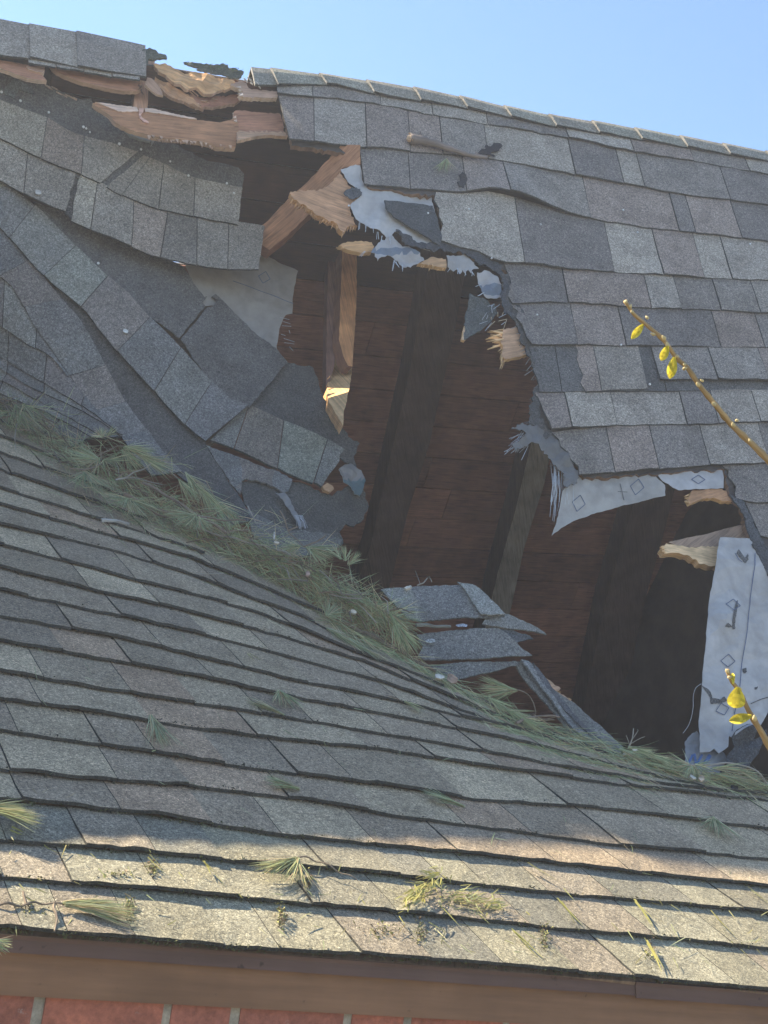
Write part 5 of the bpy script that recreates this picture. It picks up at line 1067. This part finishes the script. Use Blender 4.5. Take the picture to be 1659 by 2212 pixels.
def chip(label, x, y, w_, h_, surf, off, col, rot=.3):
    c, s_ = math.cos(rot), math.sin(rot); P = [(x + (dx * c - dy * s_), y + (dx * s_ + dy * c)) for dx, dy in ((-w_, -h_ * .6), (-w_ * .2, -h_), (w_ * .8, -h_ * .7), (w_, h_ * .3), (w_ * .3, h_), (-w_ * .7, h_ * .8))]
    m = MB(); prism(m, P, surf, off, -surf.normal(x, y) * .008, col, .7, seg=4, grain=rot); solo("wood_chip", m, WOOD, label, "wood chip")
WHITE = (.60, .55, .45)
chip("bright white wood chip lying on the rim just right of the pale tuft", 756, 1341, 7, 4, VAL, .05, WHITE)
chip("large white wood chip beside the knotty brown lump on the rim", 945, 1473, 11, 5, VAL, .03, WHITE, .2)
chip("knotty brown lump of bark on the rim below the crumpled pile", 972, 1478, 13, 9, VAL, .03, (.36, .25, .18), .5)
chip("thin white chip on the upper crumpled shingle", 878, 1293, 8, 3, PB, .045, WHITE, -.4)
chip("tiny white chip in the middle of the needle heap", 586, 1203, 6, 2.5, VAL, .08, WHITE, .1)
chip("small pinkish bark chip in the heap's lower right part", 655, 1266, 5, 5, VAL, .07, (.5, .36, .3), .2)
chip("upright white chip in the heap near the forked twig", 581, 1188, 2, 8, VAL, .08, (.5, .48, .44), .1)
chip("white chip lying on the lip left of the combed spray", 1348, 1640, 7, 2.5, VAL, .03, WHITE, .1)
chip("white chip right under the leafless sprout", 1364, 1636, 6, 2, VAL, .04, WHITE, 0)
chip("tan chip beside the round radiating tuft", 1510, 1692, 7, 6, VAL, .03, (.62, .48, .34), .5)
chip("white splinter between the tan chip and the round tuft", 1490, 1692, 8, 3, VAL, .035, WHITE, .5)
chip("dark round pebble of bark at the right end of the valley", 1583, 1708, 8, 5, VAL, .02, (.05, .045, .04), .1)
chip("small whitish fleck of lichen on the shingle tab under the nails", 82, 419, 7, 5, W1, .020, (.48, .46, .42), .3)
chip("white crumb in front of the bare dark mat", 269, 723, 6, 4, W2, .028, (.62, .62, .58), .4)

# loose sprigs on the lower slope
needle_thing("pale green needle fan opening downward, alone on the left middle of the lower slope", [((318, 1560), (352, 1628), .20, 1)], LOW, n=75, off=.016)
needle_thing("needle fan pointing left, on the lower slope just above the shadow edge", [((642, 1721), (572, 1700), .20, 1)], LOW, n=75, off=.016, warm=.06)
needle_thing("faint green needle bundle lying left of the slope's middle right tabs", [((1000, 1757), (915, 1728), .13, 1)], LOW, n=80, off=.014)
needle_thing("grey green needle fan opening downward near the right edge of the lower slope", [((1533, 1778), (1550, 1822), .55, 1.2)], LOW, [[(1533, 1778), (1528, 1774)]], n=70, off=.018)
needle_thing("small splayed needle fan below the trailing spray", [((597, 1505), (632, 1540), .32, .8), ((597, 1505), (603, 1540), .3, .5)], LOW, n=55, off=.016)
needle_thing("flattened needle bundle beside the small splayed fan", [((612, 1556), (535, 1528), .12, 1)], LOW, n=60, off=.010)
needle_thing("short bright needle tuft on the slope right of the splayed fans", [((868, 1524), (908, 1550), .2, 1)], LOW, [[(830, 1511), (850, 1517), (868, 1524)]], n=40, off=.012, warm=.2, twr=.0015)
needle_thing("big sunlit needle clump cut off by the left edge above the lowest rows", [((-40, 1782), (60, 1808), .13, 1.6), ((-40, 1775), (40, 1782), .12, 1)], LOW, n=110, off=.03, warm=.35, wid=.0016)
needle_thing("sunlit needle fan with a long thin stem, in the middle of the lowest rows", [((632, 1876), (556, 1908), .17, 1), ((634, 1877), (632, 1932), .28, .9)], LOW, [[(632, 1874), (660, 1874), (700, 1890), (740, 1910), (765, 1922)]], n=70, off=.022, warm=.22, twr=.0018)
needle_thing("brushlike sunlit sprig on a bare twig at the lower left, just above the eave", [((125, 1972), (225, 1978), .06, .9), ((130, 1976), (272, 2002), .12, 1.4)], LOW, [[(-60, 1974), (0, 1974), (50, 1974), (75, 1969), (100, 1972), (130, 1973)], [(110, 1970), (108, 1985), (116, 2005), (112, 2028)], [(50, 1972), (44, 1958), (42, 1948)]], n=100, off=.018, warm=.22, twr=.0028)
needle_thing("dull needle tips hanging over the eave at the lower left corner", [((-25, 2030), (16, 2048), .2, 1)], Plane(EAVE - ey * .03, (0, -1, .2)), n=50, off=.0)
needle_thing("small green tuft beside the broken limb on the upper right shingles", [((960, 350), (944, 378), .25, .7), ((962, 350), (970, 378), .3, .6)], MAIN, n=40, off=.016)
m = thing("yellow_catkin_litter", "heap of yellow broken needles and scales on the lowest rows right of the middle", "plant litter", LOW.at(910, 1930))
q = MB()
for _ in range(130):
    t_ = rnd.random(); x = 945 - 68 * t_ + rnd.gauss(0, 8); y = 1908 + 56 * t_ + rnd.gauss(0, 8); a = rnd.gauss(2.2, .7); sprig(q, (x, y), (x + 26 * math.cos(a), y + 20 * math.sin(a)), LOW, 1, .1, off=rnd.uniform(.010, .035), warm=rnd.uniform(.5, 1), wid=.003)
part("upper_clump", q, NEEDLE, m, kind="stuff"); q = MB()
for _ in range(170):
    t_ = rnd.random(); x = 945 + 120 * t_ + rnd.gauss(0, 9); y = 1950 + 22 * t_ + rnd.gauss(0, 9); a = rnd.gauss(.2, .8); sprig(q, (x, y), (x + 26 * math.cos(a), y + 14 * math.sin(a)), LOW, 1, .1, off=rnd.uniform(.008, .022), warm=rnd.uniform(.3, .9), wid=.0024)
part("lower_clump", q, NEEDLE, m, kind="stuff")
# single straws strewn over the slope
q = MB()
for _ in range(520):
    x = rnd.uniform(-60, 1700); y = rnd.uniform(1340, 2110); 
    if y < hinge(x) + 15 or y > poly_y(FL[0], x) - 4: continue
    low_ = y > 1840 + .085 * (x - 400)
    if not low_ and rnd.random() < .72: continue
    a = rnd.uniform(0, 6.28) if rnd.random() < .4 else rnd.gauss(.9, .35); l = rnd.uniform(12, 48); 
    sprig(q, (x, y), (x + l * math.cos(a), y + l * .8 * math.sin(a)), LOW, 1, .1, off=.013, rise=.06, warm=rnd.uniform(.2, 1) if low_ else rnd.uniform(0, .4), wid=.0018 if low_ else .0013)
for x, y, x2, y2 in ((1130, 1880, 1190, 1920), (1197, 1955, 1245, 2012), (1358, 1955, 1400, 2010), (1530, 1980, 1570, 2035), (1093, 2018, 1152, 2080), (310, 1866, 338, 1900), (430, 1878, 465, 1908), (940, 1965, 985, 2010), (1610, 1930, 1659, 1970), (1385, 2040, 1425, 2110), (15, 1806, 40, 1822), (530, 1425, 547, 1440)):
    for _ in range(3): sprig(q, (x + rnd.uniform(-3, 3), y + rnd.uniform(-3, 3)), (x2, y2), LOW, 1, .08, off=.016, rise=.05, warm=.9, wid=.0032)
solo("fallen_needles", q, NEEDLE, "single yellow and brown straws strewn over the lower shingles", "straw", "stuff")
# crumbs of moss and bud scales caught on the lowest rows
q = MB()
for cx, cy, sx, sy, n in ((325, 1890, 12, 20, 90), (275, 1978, 8, 26, 120), (602, 1990, 8, 24, 110), (905, 2030, 12, 28, 120), (1170, 2035, 10, 28, 110), (660, 1912, 8, 20, 60), (1400, 2060, 10, 25, 60), (240, 1905, 40, 10, 90), (60, 1985, 40, 16, 90), (820, 2020, 40, 16, 80)):
    for _ in range(n):
        p = LOW.at(rnd.gauss(cx, sx * .6), rnd.gauss(cy, sy * .6), rnd.uniform(.008, .018)); s_ = rnd.uniform(.002, .005); c = np.array((.26, .25, .08) if rnd.random() < .6 else (.16, .11, .06)) * rnd.uniform(.5, 1.3)
        v = [p + np.array([rnd.uniform(-1, 1) for _ in range(3)]) * s_ for _ in range(4)]; q.face([q.vert(k) for k in v[:3]], tuple(c)); q.face([q.vert(k) for k in v[1:]], tuple(c))
solo("moss_crumbs", q, PLAIN, "yellow green moss crumbs and bud scales caught on the lowest shingle rows", "moss", "stuff")

# ================================================================== budding twigs close to the camera
def bud_branch(label, line, depth, r, leaves, buds, root):
    t = thing("budding_branch", label, "branch", root)
    pts = [ray(x, y) * (depth + .0003 * (y - line[0][1])) for x, y in smooth(line, 10)]; n0 = len(pts)
    e = pts[-1]; ctrl = [e, e + unit(pts[-1] - pts[-6]) * .35, np.array(root) + np.array([-.12, .0, .9]), np.array(root)]
    for k in range(1, 25):
        s = k / 24; pts.append((1 - s) ** 3 * ctrl[0] + 3 * s * (1 - s) ** 2 * ctrl[1] + 3 * s * s * (1 - s) * ctrl[2] + s ** 3 * ctrl[3])
    rad = [r * (.45 + .55 * min(1, k / n0)) * (1 + (.25 if k % 5 == 0 else 0)) if k < n0 else r * (1 + 1.5 * (k - n0) / 24) for k in range(len(pts))]
    m = MB(); m.tube(pts, rad, (.42, .29, .14), 8, .06); part("stem", m, WOOD, t, smooth=True)
    view = unit(-ray(*line[0]))
    for a, b, wd in leaves:
        A0, B0 = ray(*a) * (depth - .004), ray(*b) * (depth + .006); d = B0 - A0; L = np.linalg.norm(d); d = d / L; s_ = unit(np.cross(d, view)); nn = np.cross(s_, d); m = MB(); rows = []
        for k in range(9):
            u = k / 8; wv = wd * L * math.sin(math.pi * min(1, u * .93 + .05)) ** .8; c = A0 + d * L * u + nn * (.16 * L * math.sin(u * 3.1)); rows.append([m.vert(c - s_ * wv + nn * wv * .5), m.vert(c - s_ * wv * .5 + nn * wv * .12), m.vert(c), m.vert(c + s_ * wv * .5 + nn * wv * .12), m.vert(c + s_ * wv + nn * wv * .5)])
        for p_, q_ in zip(rows[:-1], rows[1:]):
            for j in range(4): m.face((p_[j], p_[j + 1], q_[j + 1], q_[j]), tuple(np.array((.62, .52, .06)) * (1 if j in (0, 3) else .8) * rnd.uniform(.6, 1.15)))
        part("leaf", m, NEEDLE, t, smooth=True)
    for x, y, s_ in buds:
        m = MB(); c = ray(x, y) * (depth - .002); u = unit(np.array([rnd.uniform(-1, 1), rnd.uniform(-.3, .3), rnd.uniform(-.4, 1)])); s_ *= .75; m.tube([c - u * s_ * .9, c - u * s_ * .4, c + u * s_ * .3, c + u * s_ * .9, c + u * s_ * 1.3], [s_ * .4, s_ * .8, s_ * .75, s_ * .4, s_ * .05], (.46, .36, .17), 7, .1); part("bud", m, PLAIN, t, smooth=True)
bud_branch("long budding branch with three small yellow green leaves, in front of the right shingles", [(1350, 650), (1369, 678), (1394, 700), (1434, 735), (1461, 773), (1484, 793), (1509, 830), (1544, 873), (1581, 918), (1644, 978), (1690, 1030)], 1.55, .0042,
           [((1390, 700), (1364, 732), .20), ((1443, 746), (1428, 779), .24), ((1456, 771), (1447, 818), .22)],
           [(1352, 652, .003), (1362, 662, .003), (1366, 674, .0035), (1398, 686, .003), (1411, 722, .0035), (1434, 730, .004), (1442, 745, .004), (1463, 770, .0035), (1479, 787, .003), (1479, 796, .0035), (1508, 831, .004), (1517, 822, .003), (1542, 873, .004), (1584, 918, .004), (1592, 908, .003), (1620, 952, .003)], (1.7, .75, GZ))
bud_branch("short sunlit twig with two glowing yellow leaves, in front of the hanging white sheet", [(1571, 1448), (1581, 1473), (1592, 1486), (1604, 1508), (1622, 1544), (1641, 1575), (1662, 1613), (1690, 1670)], 1.35, .0040,
           [((1594, 1484), (1588, 1529), .36), ((1624, 1546), (1575, 1557), .22), ((1584, 1478), (1582, 1454), .16)], [(1571, 1450, .003), (1576, 1463, .003), (1597, 1488, .004), (1630, 1552, .004)], (1.55, .55, GZ))

# ------------------------------------------------------------------ thin haze volume added to imitate veiling glare over the dark hole
hz = MB(); hz.box((-450, -450, GZ - 1), ex * 900, ey * 900, ez * (3.7 - GZ + 1), (1, 1, 1))
hm = bpy.data.materials.new("haze"); hm.use_nodes = True; t_ = hm.node_tree; t_.nodes.remove(t_.nodes["Principled BSDF"])
pv = t_.nodes.new("ShaderNodeVolumePrincipled"); pv.inputs["Color"].default_value = (.82, .88, 1, 1); pv.inputs["Density"].default_value = .008; pv.inputs["Anisotropy"].default_value = .3
t_.links.new(pv.outputs[0], t_.nodes["Material Output"].inputs["Volume"])
solo("haze", hz, hm, kind="stuff")
